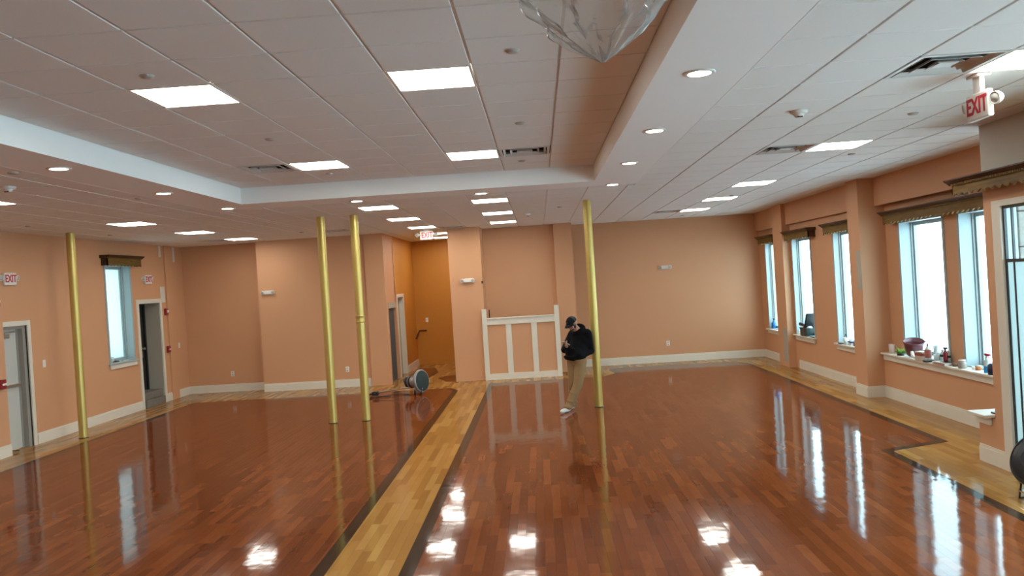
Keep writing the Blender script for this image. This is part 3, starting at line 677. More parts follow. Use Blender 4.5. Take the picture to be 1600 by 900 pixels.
# ------------------------------------------------------------------ exit signs and emergency lights (local: faces -Y)
def lamp_head(p, x, z, y=-.03, yaw=0):
    d = Vector((math.sin(yaw), -math.cos(yaw), -.15)).normalized(); c0 = Vector((x, y, z))
    v = MB(); v.lathe([(0,-.03),(.03,-.028),(.045,0),(.046,.03),(.040,.03),(.038,.02),(0,.02)], c0, d, 20); o = obj('lamp_head', v, WHITE, p)
    v = MB(); v.lathe([(0,.021),(.038,.021),(.036,.027),(0,.03)], c0, d, 20); obj('lens', v, LENS, o)
def exit_sign(loc, rz, label, arrow=False, hang=0.):
    root = thing('exit_sign', label, 'exit sign', loc, rz)
    v = MB(); v.box((-.15,-.045,-.10),(.15,0,.10), .012); b = obj('housing', v, WHITE, root)
    v = MB(); text_mesh(v, ('EXIT'), .172, Matrix.Translation((.012 if arrow else 0, -.047, 0)) @ Matrix.Rotation(PI/2, 4, 'X'), .002, .72 if arrow else .80)
    if arrow: v.prism([(-.145,-.045,0),(-.125,-.045,.018),(-.125,-.045,-.018)], (0,-.004,0))
    obj('red_letters', v, SIGNRED, root)
    v = MB(); v.tube([(-.14,-.02,.02),(-.19,-.01,.02)], .014); v.tube([(.14,-.02,.02),(.19,-.01,.02)], .014); obj('lamp_arms', v, WHITE, root)
    lamp_head(root, -.205, .02, -.005, -.3); lamp_head(root, .205, .02, -.005, .3)
    if hang:
        v = MB(); v.box((-.05,-.04,.10),(.05,-.005,hang), .003); v.box((-.08,-.07,hang-.02),(.08,.03,hang), .004); obj('ceiling_mount', v, WHITE, root)
    return root
exit_sign((XL, 12.98, 2.79), PI/2, 'wall exit sign over the white exit door at the left picture edge')
exit_sign((XL, 17.68, 2.78), PI/2, 'wall exit sign over the dark recessed door')
exit_sign((-2.50, 18.65, 3.42), 0, 'exit sign with arrow hanging at the mouth of the orange hallway', True, .14)
exit_sign((3.36, 6.16, 3.33), -PI/2, 'exit sign hanging from the ceiling at top right near the entrance', False, .23)
def emergency(loc, rz, label):
    root = thing('emergency_light', label, 'emergency light', loc, rz, 'twin-head emergency lights')
    v = MB(); v.box((-.09,-.05,-.045),(.09,0,.045), .014); obj('housing', v, WHITE, root)
    lamp_head(root, -.115, .0, -.05, -.4); lamp_head(root, .115, .0, -.05, .4)
    return root
emergency((-6.38, 19.05, 2.34), 0, 'twin-head emergency light on the back wall corner left of the poles')
emergency((-1.64, 18.85, 2.33), 0, 'twin-head emergency light on the pillar beside the hallway')
emergency((3.15, 20.4, 2.36), 0, 'twin-head emergency light on the far right wall')

# alarms, switches, outlets
def alarm(loc, rz, label, strobe):
    root = thing('fire_alarm', label, 'fire alarm', loc, rz)
    v = MB(); v.box((-.06,-.055,-.075),(.06,0,.075), .01); obj('red_housing', v, REDP, root)
    v = MB()
    if strobe: v.lathe([(0,0),(.035,0),(.030,.02),(0,.025)], (0,-.055,.01), (0,-1,0), 18); obj('strobe_lens', v, WHITE, root)
    else: v.box((-.045,-.066,-.02),(.045,-.055,.012), .003); obj('pull_handle', v, WHITE, root)
    return root
alarm((XL, 18.45, 2.04), PI/2, 'upper red alarm strobe right of the recessed door', True)
alarm((XL, 18.45, 1.18), PI/2, 'lower red pull station right of the recessed door', False)
alarm((XL+.17, 12.36, 2.42), PI/2, 'red alarm strobe left of the white exit door', True)
alarm((XL+.17, 12.38, 1.14), PI/2, 'red pull station left of the white exit door', False)
def plate(loc, rz, label, kind):
    root = thing('wall_outlet' if kind == 'o' else 'light_switch', label, 'outlet' if kind == 'o' else 'light switch', loc, rz)
    v = MB(); v.box((-.04,-.008,-.062),(.04,0,.062), .003); obj('cover_plate', v, WHITE, root)
    v = MB()
    if kind == 'o':
        for zz in (-.028, .028): v.lathe([(0,0),(.018,0),(.016,.004),(0,.004)], (0,-.008,zz), (0,-1,0), 16)
        obj('sockets', v, mat('grey_socket', (.4,.38,.34), .5), root)
    else: v.box((-.012,-.014,-.028),(.012,-.008,.028), .002); obj('rocker', v, WHITE, root)
plate((XL, 13.78, 1.33), PI/2, 'white light switch right of the white exit door', 's')
plate((XL+.0, 19.05, 1.22), PI/2, 'white light switch in the left corner', 's')
plate((-7.53, 19.5, .43), 0, 'white outlet low on the far left wall', 'o')
plate((-4.62, 19.05, .42), 0, 'white outlet low on the wall between the gold poles', 'o')
plate((3.12, 20.4, .47), 0, 'white outlet low on the far right wall', 'o')
plate((-3.28, 23.4, 1.29), 0, 'small plate on the orange hallway wall', 's')
v = MB(); v.tube([(XL+.02+.09*k/20, 12.78+.05*math.cos(k*.9), .012+.03*abs(math.sin(k*.45))) for k in range(21)], .007); tag(obj('door_stop_cord', v, DOORD), 'small curled dark cord on the floor by the white exit door', 'cord')

# ------------------------------------------------------------------ plastic sheeting hanging from the raised ceiling
v = MB(); N, Mv = 96, 34; rings = []; hgt = ZC-.012-3.19
for a in range(Mv+1):
    t = a/Mv; z = 3.19+hgt*t; rr = .46*(1-math.exp(-t*2.4))*1.0+.010
    row = []
    for k in range(N):
        th = 2*PI*k/N
        fold = 1+.10*math.sin(5*th+1.3*math.sin(3*t))*t**.3+.05*math.sin(11*th+4*t)
        nz = noise.noise(Vector((3*math.cos(th), 3*math.sin(th), 5*t)))*.06+noise.noise(Vector((9*math.cos(th), 9*math.sin(th), 14*t)))*.022
        r_ = rr*fold+nz*min(1, t*4); row.append(v.bm.verts.new((.34+.90*r_*math.cos(th)-.05*t, 3.62+r_*math.sin(th)*.8, z+noise.noise(Vector((2*math.cos(th), 2*math.sin(th), 2)))*.05*t*(1-t))))
    rings.append(row)
tip = v.bm.verts.new((.365, 3.62, 3.187))
for k in range(N): v.bm.faces.new((tip, rings[0][(k+1)%N], rings[0][k]))
for A, Bq in zip(rings, rings[1:]):
    for k in range(N): v.bm.faces.new((A[k], A[(k+1)%N], Bq[(k+1)%N], Bq[k])).smooth = (k*7+len(A)) % 5 != 0
tag(obj('plastic_sheet', v, SHEET), 'crumpled clear plastic sheeting bagged below the raised ceiling at top centre', 'plastic sheet')

# ------------------------------------------------------------------ floor machine, tipped so its pad faces the viewer
root = thing('floor_buffer', 'grey floor buffer tipped back with its round dark pad facing the room', 'floor machine', (-2.66, 16.95, 0))
nrm = Vector((.86, -.50, .10)).normalized()      # pad faces this way
pc = Vector((.10, 0, .29))
v = MB(); v.lathe([(0,.012),(.20,.012),(.214,.004),(.214,-.02),(0,-.02)], pc, nrm, 40); obj('pad', v, mat('dark_green_pad', (.02,.035,.035), .8, noise_amt=.3, noise_scale=20), root)
v = MB(); v.lathe([(.214,.01),(.232,.006),(.240,-.012),(.236,-.05),(.215,-.075),(.12,-.09),(0,-.09)], pc, nrm, 40); obj('brush_housing', v, mat('grey_machine_shell', (.30,.29,.27), .35, metal=.4), root)
v = MB(); v.lathe([(0,-.08),(.12,-.08),(.125,-.10),(.125,-.24),(.11,-.27),(.105,-.33),(.08,-.345),(0,-.35)], pc+Vector((-.03,0,.0)), nrm, 32); obj('motor', v, METAL, root)
v = MB(); v.lathe([(.128,-.20),(.134,-.21),(.134,-.235),(.128,-.24)], pc+Vector((-.03,0,0)), nrm, 32); v.lathe([(.108,-.30),(.118,-.31),(.118,-.35),(.09,-.36),(0,-.362)], pc+Vector((-.03,0,0)), nrm, 32); obj('motor_band', v, BLACK, root)
for s_ in (-.055, .075):
    v = MB(); v.lathe([(0,-.02),(.03,-.02),(.052,-.018),(.055,0),(.052,.018),(.03,.02),(0,.02)], (s_,-.04,.055), (1,.1,0), 24); obj('wheel', v, BLACK, root)
v = MB(); v.box((-.09,-.06,.04),(.11,.04,.16), .02); v.box((-.05,-.05,.12),(.07,.05,.24), .02); obj('wheel_bracket', v, METAL, root)
v = MB(); v.tube([(-.10,.10,.16),(-.3,.1,.14),(-.85,.08,.085),(-1.0,.08,.07)], .014, 10); obj('handle_tube', v, METAL, root)
v = MB(); v.box((-.98,.02,.03),(-.84,.14,.11), .015); v.tube([(-.9,-.1,.07),(-.92,.08,.075),(-.9,.26,.07)], .016); v.tube([(-.95,.08,.07),(-1.10,.06,.05),(-1.16,.03,.03)], .016); v.tube([(-.95,.1,.07),(-1.08,.16,.03)], .014); obj('handle_grip', v, BLACK, root)
v = MB(); v.tube([(-.95+.045*k, .05-.13*math.sin(k*.35)-.02, .012+.02*math.sin(k*.2)**2) for k in range(18)], .008); v.tube([(-1.0+.05*k, -.05+.06*math.sin(k*.5), .012) for k in range(10)], .008); obj('power_cord', v, BLACK, root)

# ------------------------------------------------------------------ black drum machine at the right picture edge
root = thing('drum_blower', 'black rounded machine on a wire stand, cut by the right picture edge', 'machine', (4.27, 7.38, 0))
SH = mat('black_blue_shell', (.018,.026,.034), .28)
v = MB(); ax = Vector((-.80,-.50,.30)).normalized(); cc = Vector((.06,0,.38))
v.lathe([(0,.10),(.10,.10),(.20,.085),(.245,.05),(.262,0),(.262,-.14),(.245,-.19),(.15,-.21),(0,-.21)], cc, ax, 48, 1, .82); obj('drum_shell', v, SH, root)
v = MB()
for k, rr in enumerate((.10, .16, .215)): v.lathe([(rr,.099-.012*k),(rr+.006,.104-.012*k),(rr+.010,.098-.014*k)], cc, ax, 40, 1, .82)
obj('grille_ring', v, BLACK, root)
v = MB(); v.lathe([(0,0),(.02,0),(.02,.02),(.03,.03),(.02,.045),(0,.05)], cc+Vector((0,.02,.255)), (0,0,1), 16); obj('top_knob', v, BLACK, root)
v = MB(); v.box((-.06,-.10,.07),(.17,.12,.085), .004); v.box((.0,-.03,.085),(.10,.05,.17), .006); obj('foot_plate', v, CHROME, root)
v = MB(); v.tube([(-.07,-.12,.22),(-.10,-.12,.10),(-.06,-.12,.05),(-.02,-.15,.04),(-.05,-.2,.008),(.1,-.2,.008),(.16,-.1,.03),(.16,.05,.008)], .009); v.tube([(-.02,.12,.2),(-.04,.14,.008),(.15,.14,.008)], .009); obj('wire_stand', v, BLACK, root)

# ------------------------------------------------------------------ things on the sills
def lt(name, label, cat, parts, loc, rz=0, group=None):
    root = thing(name, label, cat, loc, rz, group)
    for n_, mb, m_ in parts: obj(n_, mb, m_, root)
    return root
S = SILL
CER = col('white_ceramic', (.62,.50,.44), .3)
v = MB(); v.lathe([(0,0),(.036,0),(.042,.01),(.048,.14),(.044,.14),(.038,.012),(0,.012)], n=28)
h_ = MB(); h_.tube([(-.046,0,.115),(-.075,0,.115),(-.085,0,.08),(-.072,0,.04),(-.042,0,.035)], .007)
lt('mug', 'pale tall ceramic mug at the far end of the long sill', 'mug', [('cup', v, CER), ('handle', h_, CER)], (5.56,13.2,S), 2.2)
v = MB(); v.lathe([(0,0),(.05,0),(.055,.03),(0,.03)], n=20)
g_ = MB(); rnd = random.Random(3)
for k in range(70):
    a = rnd.uniform(0,2*PI); r0 = rnd.uniform(0,.04); l = rnd.uniform(.05,.12); t = rnd.uniform(.2,.9); d = Vector((math.cos(a)*math.sin(t), math.sin(a)*math.sin(t), math.cos(t)))
    p0 = Vector((math.cos(a)*r0, math.sin(a)*r0, .025)); g_.tube([p0, p0+d*l*.5, p0+d*l+Vector((0,0,-.02*t))], [.005,.004,.0008], 5)
lt('artificial_grass', 'small tuft of bright green artificial grass left of the maroon bowl', 'plant', [('base', v, BLACK), ('blades', g_, col('grass_green', (.16,.30,.03), .6))], (5.52,12.80,S))
v = MB(); v.lathe([(0,0),(.09,0),(.10,.01),(.135,.16),(.155,.22),(.150,.225),(.13,.16),(.095,.015),(0,.012)], (0,0,0), (0,0,1), 36)
v.xf(Matrix.Rotation(.28, 4, 'X') @ Matrix.Rotation(-.05, 4, 'Y'))
b_ = obj('bowl', v, col('maroon_glaze', (.12,.032,.04), .3), None, (5.60,12.54,S+.03)); tag(b_, 'big maroon tub leaning tilted on the long sill', 'bowl')
v = MB(); v.tube([(0,-.06,.02),(0,-.02,.035),(0,.03,.05),(0,.05,.11)], [.015,.022,.028,.02], 10); tag(obj('white_cloth_shoe', v, col('white_fabric', (.72,.66,.62), .7), None, (5.47,12.25,S)), 'small white shoe-shaped item at the foot of the maroon tub', 'shoe')
v = MB(); v.box((-.05,-.09,0),(.05,.09,.13), .002); w_ = MB(); w_.box((-.052,-.091,.07),(-.05,.091,.11)); w_.box((-.05,-.093,.07),(.05,-.09,.11))
lt('carton', 'upright cream carton with a brown-red band beside the maroon tub', 'box', [('box_body', v, col('cream_card', (.50,.42,.33), .6)), ('label_band', w_, col('brown_red_band', (.28,.07,.05), .5))], (5.50,12.06,S), .15)
def bottle(name, label, prof, m, loc, extra=(), group=None, cat='bottle'):
    v = MB(); v.lathe(prof, n=24); return lt(name, label, cat, [('body', v, m)]+list(extra), loc, 0, group)
CLR = mat('clear_blue_plastic', (.55,.66,.68), .12, coat=.5); WB = col('white_bottle', (.68,.72,.70), .3)
def ex(n_, mb, m_): return (n_, mb, m_)
p1 = MB(); p1.lathe([(0,.20),(.014,.20),(.014,.235),(.006,.24),(.006,.275),(0,.275)], n=16); p1.tube([(0,0,.27),(0,.03,.275),(0,.065,.262)], .007)
l1 = MB(); l1.lathe([(.0455,.04),(.0455,.15)], n=24)
bottle('soap_pump_bottle', 'white pump bottle with red label on a dark tray on the long sill', [(0,0),(.042,0),(.045,.02),(.045,.15),(.03,.18),(.016,.20),(0,.20)], WB, (5.50,11.86,S+.02), [ex('pump', p1, col('grey_pump', (.25,.25,.23), .4)), ex('label', l1, col('red_cream_label', (.42,.13,.10), .5))])
v = MB(); v.lathe([(0,0),(.075,0),(.085,.02),(.08,.02),(.07,.006),(0,.006)], n=28); tag(obj('dark_tray', v, BLACK, None, (5.50,11.85,S)), 'small dark round tray under the pump bottle', 'tray')
TUM = mat('pale_tumbler', (.50,.60,.61), .1)
for q, (x, y, hh, lab) in enumerate([(5.63,11.89,.22,'tall stack of clear plastic cups behind the pump bottle'), (5.60,11.77,.13,'clear tumbler with red print right of the pump bottle'), (5.52,11.66,.12,'short clear tumbler left of the green-banded bottles')]):
    v = MB(); v.lathe([(0,0),(.028,0),(.038,hh),(.034,hh),(.026,.006),(0,.006)], n=24)
    parts = [('cup', v, TUM)]
    if q == 1: w_ = MB(); w_.lathe([(.0315,.03),(.0365,.10)], n=24); parts.append(('print_band', w_, col('red_print', (.5,.1,.08), .5)))
    if q == 2: w_ = MB(); w_.lathe([(0,.008),(.029,.008),(.030,.03),(0,.03)], n=24); parts.append(('dark_contents', w_, BLACK))
    lt('plastic_cup', lab, 'cup', parts, (x, y, S))
for q, (y, lab) in enumerate([(11.64,'clear water bottle with dark green band, left one of the two'), (11.49,'clear water bottle with dark green band, right one of the two')]):
    w_ = MB(); w_.lathe([(.0365,.085),(.0365,.12)], n=24); c1 = MB(); c1.lathe([(0,.165),(.015,.165),(.015,.19),(0,.19)], n=16)
    bottle('water_bottle', lab, [(0,0),(.033,0),(.036,.01),(.036,.12),(.028,.145),(.013,.165),(0,.165)], CLR, (5.60,y,S), [ex('band', w_, col('dark_green_band', (.01,.05,.04), .5)), ex('cap', c1, WHITE)])
w_ = MB(); w_.lathe([(0,.15),(.012,.15),(.014,.185),(0,.19)], n=16); w_.box((-.02,-.04,.17),(.02,.015,.195), .004)
bottle('red_sauce_bottle', 'dark red bottle with white label among the clear bottles', [(0,0),(.026,0),(.028,.02),(.028,.11),(.012,.15),(0,.15)], col('dark_red_liquid', (.22,.01,.02), .2), (5.52,11.40,S+.049), [ex('spout', w_, BLACK)])
v = MB(); v.box((-.06,-.16,0),(.06,.16,.04), .002); w_ = MB(); w_.box((-.0615,-.161,.006),(-.06,.12,.034))
lt('flat_box', 'flat white box with a reddish printed side lying on the long sill', 'box', [('box_body', v, col('white_card', (.62,.58,.52), .6)), ('printed_side', w_, col('pinkish_print', (.38,.2,.16), .5))], (5.49,11.43,S), .05)
v = MB(); v.box((-.045,-.09,0),(.045,.09,.008), .002); tag(obj('black_tray', v, BLACK, None, (5.51,11.36,S+.041)), 'thin black tray on top of the flat white box', 'tray')
v = MB(); v.lathe([(0,.0),(.03,0),(.04,.015),(.038,.045),(.02,.055),(0,.055)], n=18); v.lathe([(0,.0),(.025,0),(.03,.02),(.02,.04),(0,.045)], (.02,-.09,0), (0,0,1), 16); tag(obj('brown_trinket', v, col('brown_trinket', (.18,.08,.045), .4), None, (5.55,11.21,S)), 'small brown lumpy trinket left of the lidded glass jar', 'trinket')
w_ = MB(); w_.lathe([(0,.095),(.045,.095),(.045,.115),(0,.115)], n=24); q_ = MB(); q_.lathe([(0,.008),(.040,.008),(.042,.05),(0,.055)], n=20)
bottle('glass_jar', 'squat glass jar with pale lid on the long sill between the windows', [(0,0),(.045,0),(.05,.01),(.05,.08),(.042,.095),(0,.095)], mat('jar_glass', (.34,.28,.24), .1), (5.52,10.96,S), [ex('lid', w_, CER)], cat='jar')
w_ = MB(); w_.lathe([(0,.045),(.040,.045),(.040,.058),(0,.058)], n=24)
bottle('orange_tub', 'small orange tub with pale rim near the spray bottle', [(0,0),(.034,0),(.038,.045),(0,.045)], col('orange_plastic', (.50,.14,.03), .4), (5.60,10.72,S), [ex('rim', w_, col('tan_rim', (.6,.4,.25), .4))], cat='tub')
v = MB(); v.box((-.02,-.03,0),(.02,.03,.03), .006); tag(obj('white_scrap', v, WHITE, None, (5.60,10.82,S)), 'tiny white scrap left of the orange tub', 'scrap')
w_ = MB(); w_.box((-.018,-.07,.215),(.018,.03,.245), .006); w_.tube([(0,-.045,.22),(0,-.05,.18)], .006); liq = MB(); liq.lathe([(.0405,.004),(.0405,.085)], n=24); nk = MB(); nk.lathe([(0,.19),(.016,.19),(.014,.22),(0,.22)], n=16)
def spray(loc, label, big=1.):
    w_ = MB(); w_.box((-.018,-.07,.215),(.018,.03,.245), .006); w_.tube([(0,-.045,.22),(0,-.05,.18)], .006)
    liq = MB(); liq.lathe([(.0402,.004),(.0402,.085)], n=24); nk = MB(); nk.lathe([(0,.19),(.016,.19),(.014,.22),(0,.22)], n=16)
    return bottle('spray_bottle', label, [(0,0),(.037,0),(.04,.01),(.04,.12),(.028,.16),(.015,.19),(0,.19)], CLR, loc, [ex('trigger_head', w_, col('red_trigger', (.45,.02,.04), .35)), ex('blue_liquid', liq, col('blue_liquid', (.02,.25,.55), .2)), ex('neck', nk, WHITE)])
spray((5.56,10.43,S), 'spray bottle with blue liquid and red trigger by the nearest right window')
v = MB(); v.lathe([(0,0),(.05,0),(.058,.05),(.05,.12),(.03,.14),(0,.14)], n=24); tag(obj('navy_container', v, col('navy_plastic', (.01,.015,.05), .3), None, (5.52,10.24,S)), 'dark navy rounded container at the near end of the long sill', 'container')
v = MB(); v.box((-.03,-.045,0),(.03,.045,.02), .006); tag(obj('dark_pad', v, DOORD, None, (XV+.05,8.76,.535)), 'small dark item on the low sill beside the entrance', 'small item')
# toolbox
root = thing('toolbox', 'open black toolbox with red tools on the second window sill', 'toolbox', (5.545, 17.20, S), .03)
TB = col('dark_green_black_plastic', (.012,.03,.026), .4)
v = MB(); v.box((-.10,-.19,0),(.10,-.18,.17)); v.box((-.10,.18,0),(.10,.19,.17)); v.box((-.10,-.18,0),(-.09,.18,.17)); v.box((.09,-.18,0),(.10,.18,.17)); v.box((-.09,-.18,0),(.09,.18,.01)); v.box((-.108,-.20,.15),(-.10,.20,.175)); v.box((-.103,-.05,.08),(-.1,.05,.15)); obj('body', v, TB, root)
v = MB(); v.box((-.10,-.19,0),(.10,.19,.05), .01); v.xf(Matrix.Translation((0,-.16,.30)) @ Matrix.Rotation(-1.05, 4, 'X')); obj('lid', v, BLACK, root)
v = MB(); v.tube([(-.03,.12,.17),(-.02,.0,.25),(0,-.1,.28)], .028); v.box((-.07,-.02,.15),(.03,.09,.22), .01); obj('red_tool', v, col('tool_red', (.45,.02,.05), .4), root)
v = MB(); v.tube([(-.08,.22,.24),(-.06,.10,.23),(-.04,.04,.22)], [.035,.03,.025]); v.ball((-.07,.22,.24), .04); obj('black_drill', v, BLACK, root)
v = MB(); v.ball((0,-.06,.17), (.07,.09,.05)); obj('white_rag', v, WHITE, root)
v = MB(); v.lathe([(0,0),(.04,0),(.045,.01),(.045,.10),(.04,.10),(.038,.012),(0,.012)], n=24); tag(obj('pale_cup', v, WHITE, None, (5.52,17.62,S)), 'pale cup standing left of the black toolbox', 'cup')
v = MB(); v.tube([(0,.1,.012),(-.01,-.02,.014),(.0,-.14,.01)], .012); tag(obj('black_tool', v, BLACK, None, (5.47,16.77,S)), 'thin black tool lying in front of the black toolbox', 'tool')
# third window sill
h_ = MB(); h_.tube([(0,.045,.10),(0,.075,.09),(0,.07,.05),(0,.042,.04)], .006); k_ = MB(); k_.tube([(.01,0,.03),(.0,-.01,.17)], .008); k_.ball((0,-.01,.18), .018)
bottle('white_mug', 'white mug holding a stick on the sill beyond the nearer pillar', [(0,0),(.04,0),(.05,.13),(.046,.13),(.037,.008),(0,.008)], WB, (5.48,14.92,S), [ex('handle', h_, WB), ex('stick', k_, BLACK)], cat='mug')
v = MB(); v.box((-.04,-.09,0),(.04,.09,.02), .008); tag(obj('black_pouch', v, BLACK, None, (5.47,15.13,S)), 'flat black pouch left of the white mug', 'pouch')
v = MB(); v.box((-.03,-.06,0),(.03,.06,.05), .004); w_ = MB(); w_.box((-.035,-.08,.05),(.035,.08,.08), .008)
lt('blue_lidded_box', 'small white box with a dark blue lid right of the white mug', 'box', [('body', v, WHITE), ('lid', w_, col('dark_blue', (.02,.04,.16), .4))], (5.50,14.74,S))
v = MB(); v.lathe([(0,0),(.03,0),(.035,.05),(.02,.08),(0,.08)], n=18); tag(obj('black_jar', v, BLACK, None, (5.50,14.55,S)), 'small black jar half hidden by the nearer pillar', 'jar')
# farthest sill
c1 = MB(); c1.lathe([(0,.20),(.014,.20),(.02,.24),(0,.25)], n=16); c1.tube([(0,0,.235),(-.03,-.01,.24)], .008)
bottle('blue_bottle', 'bright blue bottle on the farthest right window sill', [(0,0),(.055,0),(.06,.02),(.06,.13),(.03,.17),(.018,.20),(0,.20)], col('bright_blue', (.02,.16,.45), .25), (5.56,19.70,S), [ex('trigger_head', c1, DOORD)])
# left window sill
v = MB(); v.ball((0,0,.025), (.03,.06,.025)); v.ball((.01,.07,.02), (.02,.04,.02)); v.ball((0,-.07,.018), (.02,.03,.018)); tag(obj('dark_rag', v, DOORD, None, (XL-.03,16.20,1.10)), 'dark crumpled rag on the left window sill', 'rag')
v = MB(); v.lathe([(0,0),(.035,0),(.042,.11),(.038,.11),(.032,.008),(0,.008)], n=20); tag(obj('pale_beaker', v, WB, None, (XL-.13,16.24,1.10)), 'pale beaker on the left window sill', 'cup')
v = MB(); v.tube([(0,-.07,.01),(.01,0,.015),(0,.08,.01)], [.006,.012,.006]); tag(obj('dark_marker', v, BLACK, None, (XL-.05,16.50,1.10)), 'dark marker lying on the left window sill', 'pen')

# ------------------------------------------------------------------ the man leaning on the pole
def capsule(mb, p, q, r1, r2, n=14):
    p, q = Vector(p), Vector(q); mb.ball(p, r1, n); mb.ball(q, r2, n); mb.cyl(p, q, r1, r2, n)
def blob(name, mb, m, parent, voxel, smooth=6):
    o = obj(name, mb, m, None)
    md = o.modifiers.new('remesh', 'REMESH'); md.mode = 'VOXEL'; md.voxel_size = voxel; md.use_smooth_shade = True
    sm = o.modifiers.new('smooth', 'SMOOTH'); sm.iterations = smooth; sm.factor = .5
    bpy.context.view_layer.update()
    me = bpy.data.meshes.new_from_object(o.evaluated_get(bpy.context.evaluated_depsgraph_get()))
    o.modifiers.clear(); old = o.data; o.data = me; bpy.data.meshes.remove(old); me.name = name
    if not me.materials: me.materials.append(m)
    o.parent = parent; o.matrix_parent_inverse = parent.matrix_basis.inverted(); return o
man = thing('person', 'person in black hoodie, cap and khaki trousers leaning on a gold pole with phone', 'person', (.45, 13.8, 0))
F3 = Vector((-.72,-.69,0)); R3 = Vector((-.69,.72,0)); U3 = Vector((0,0,1))
SKIN = col('skin', (.42,.21,.14), .5); HOOD = col('black_fleece', (.005,.005,.006), .9, spec=.12, bump=.3, bump_scale=90)
KHAKI = col('khaki_cotton', (.26,.155,.065), .8, noise_amt=.1, noise_scale=14, bump=.3, bump_scale=25)
HC = Vector((.515,13.785,1.475)); PEL = Vector((.56,13.80,.86)); CH = Vector((.645,13.90,1.17)); NK = Vector((.60,13.865,1.345))
SR, SL = Vector((.53,13.995,1.275)), Vector((.755,13.81,1.285)); ER, EL = Vector((.375,13.94,1.03)), Vector((.805,13.885,.99)); HR, HL = Vector((.405,13.735,1.095)), Vector((.655,13.70,.925))
HIR, HIL = Vector((.50,13.86,.84)), Vector((.625,13.765,.84)); KR, KL = Vector((.475,13.83,.45)), Vector((.555,13.70,.46)); AR, AL = Vector((.455,13.93,.09)), Vector((.375,13.65,.09))
# head basis, bowed towards the phone
hp = .55; hf = (F3*math.cos(hp)-U3*math.sin(hp)).normalized(); hr = R3.normalized(); hu = hr.cross(hf)
def hd(x, y, z): return HC+hr*x+hf*y+hu*z
hrot = Matrix((hr, hf, hu)).transposed().to_quaternion()
b = MB()
b.ball(hd(0,-.01,.03), (.078,.095,.088), 24, hrot); b.ball(hd(0,.022,-.035), (.060,.068,.078), 20, hrot); b.ball(hd(0,.055,-.085), (.032,.03,.026), 14, hrot)
b.ball(hd(0,.094,-.018), (.012,.020,.022), 12, hrot); b.ball(hd(0,.082,.008), (.010,.012,.03), 10, hrot)
for s in (-1, 1):
    b.ball(hd(s*.030,.078,.012), (.018,.012,.008), 10, hrot); b.ball(hd(s*.040,.060,-.03), (.022,.022,.022), 12, hrot); b.ball(hd(s*.078,-.012,-.012), (.010,.020,.030), 12, hrot)
b.ball(hd(0,.084,-.052), (.022,.010,.006), 10, hrot); b.ball(hd(0,.082,-.062), (.020,.010,.007), 10, hrot)
capsule(b, HC+Vector((.02,.02,-.03)), NK, .055, .062); capsule(b, NK, CH, .08, .13); capsule(b, CH, PEL, .12, .12)
for s, e, h in ((SR, ER, HR), (SL, EL, HL)):
    capsule(b, NK-U3*.03, s, .06, .055); capsule(b, s, e, .045, .036); capsule(b, e, h, .036, .025)
for s, k, a in ((HIR, KR, AR), (HIL, KL, AL)):
    capsule(b, PEL, s, .10, .08); capsule(b, s, k, .075, .052); capsule(b, k, a, .05, .036); capsule(b, a, a+F3*.12-U3*.05, .034, .026)
# right hand closed round the phone, left hand tucked in the pocket
def hand(wrist, d, side, pal, curl, spread=1):
    d = d.normalized(); side = side.normalized(); pal = pal.normalized()
    k0 = wrist+d*.085; b.ball(wrist+d*.045, .03, 12); 
    for i in range(4):
        off = (-.030+.020*i); a = wrist+side*off*.6+d*.01; kn = k0+side*off; capsule(b, a, kn, .015, .012, 10)
        L = (.036,.042,.039,.030)[i]; th = curl*.55; p0 = kn; dirv = d
        for seg in range(3):
            ang = curl*(.45+.55*seg); dv = (d*math.cos(ang)+pal*math.sin(ang)).normalized(); p1 = p0+dv*L*(1,.7,.55)[seg]; capsule(b, p0, p1, .0095-.0008*seg, .0090-.0008*seg, 8); p0 = p1
    t0 = wrist+d*.025-side*.025; t1 = t0+d*.032-side*.022+pal*.018; t2 = t1+d*.028+pal*.016+side*.004; capsule(b, t0, t1, .013, .011, 8); capsule(b, t1, t2, .011, .009, 8)
PD = (F3*.55+R3*-.35+U3*.35).normalized()
hand(HR, PD, PD.cross(U3).cross(PD)*-1, (-R3*.7+U3*.5), 1.0)
hand(HL+Vector((0,0,0)), (F3*.2+R3*.8-U3*.3), U3, -F3, .5)
blob('body', b, SKIN, man, .0075, 3)
# hoodie
b = MB()
capsule(b, NK+Vector((.01,.01,-.03)), CH, .095, .165); b.ball(CH, (.20,.165,.20), 24, Euler((0,0,-.8)).to_quaternion()); capsule(b, CH, PEL+U3*.10, .165, .165)
b.ball(PEL+U3*.06, (.185,.150,.10), 24, Euler((0,0,-.8)).to_quaternion()); b.ball(PEL+U3*.12+F3*.05, (.17,.14,.12), 20, Euler((0,0,-.8)).to_quaternion())
for s, e, h in ((SR, ER, HR), (SL, EL, HL)):
    capsule(b, NK-U3*.06, s, .09, .085); capsule(b, s, e, .088, .066); capsule(b, e, e.lerp(h, .78), .066, .047); b.ball(e, .070)
    b.ball(e.lerp(h, .8), (.05,.05,.045), 14)
b.ball(NK-F3*.075+U3*.03, (.11,.075,.085), 20, Euler((0,0,-.8)).to_quaternion()); b.ball(NK-F3*.05+U3*.06, (.09,.06,.06), 16, Euler((0,0,-.8)).to_quaternion())
capsule(b, NK+R3*.075+F3*.01, NK+F3*.075-U3*.045, .034, .028); capsule(b, NK-R3*.075+F3*.01, NK+F3*.075-U3*.045, .034, .028)
capsule(b, PEL+U3*.19+F3*.16+R3*.1, PEL+U3*.19+F3*.16-R3*.1, .02, .02); capsule(b, PEL+U3*.06+F3*.165+R3*.12, PEL+U3*.06+F3*.165-R3*.12, .022, .022)
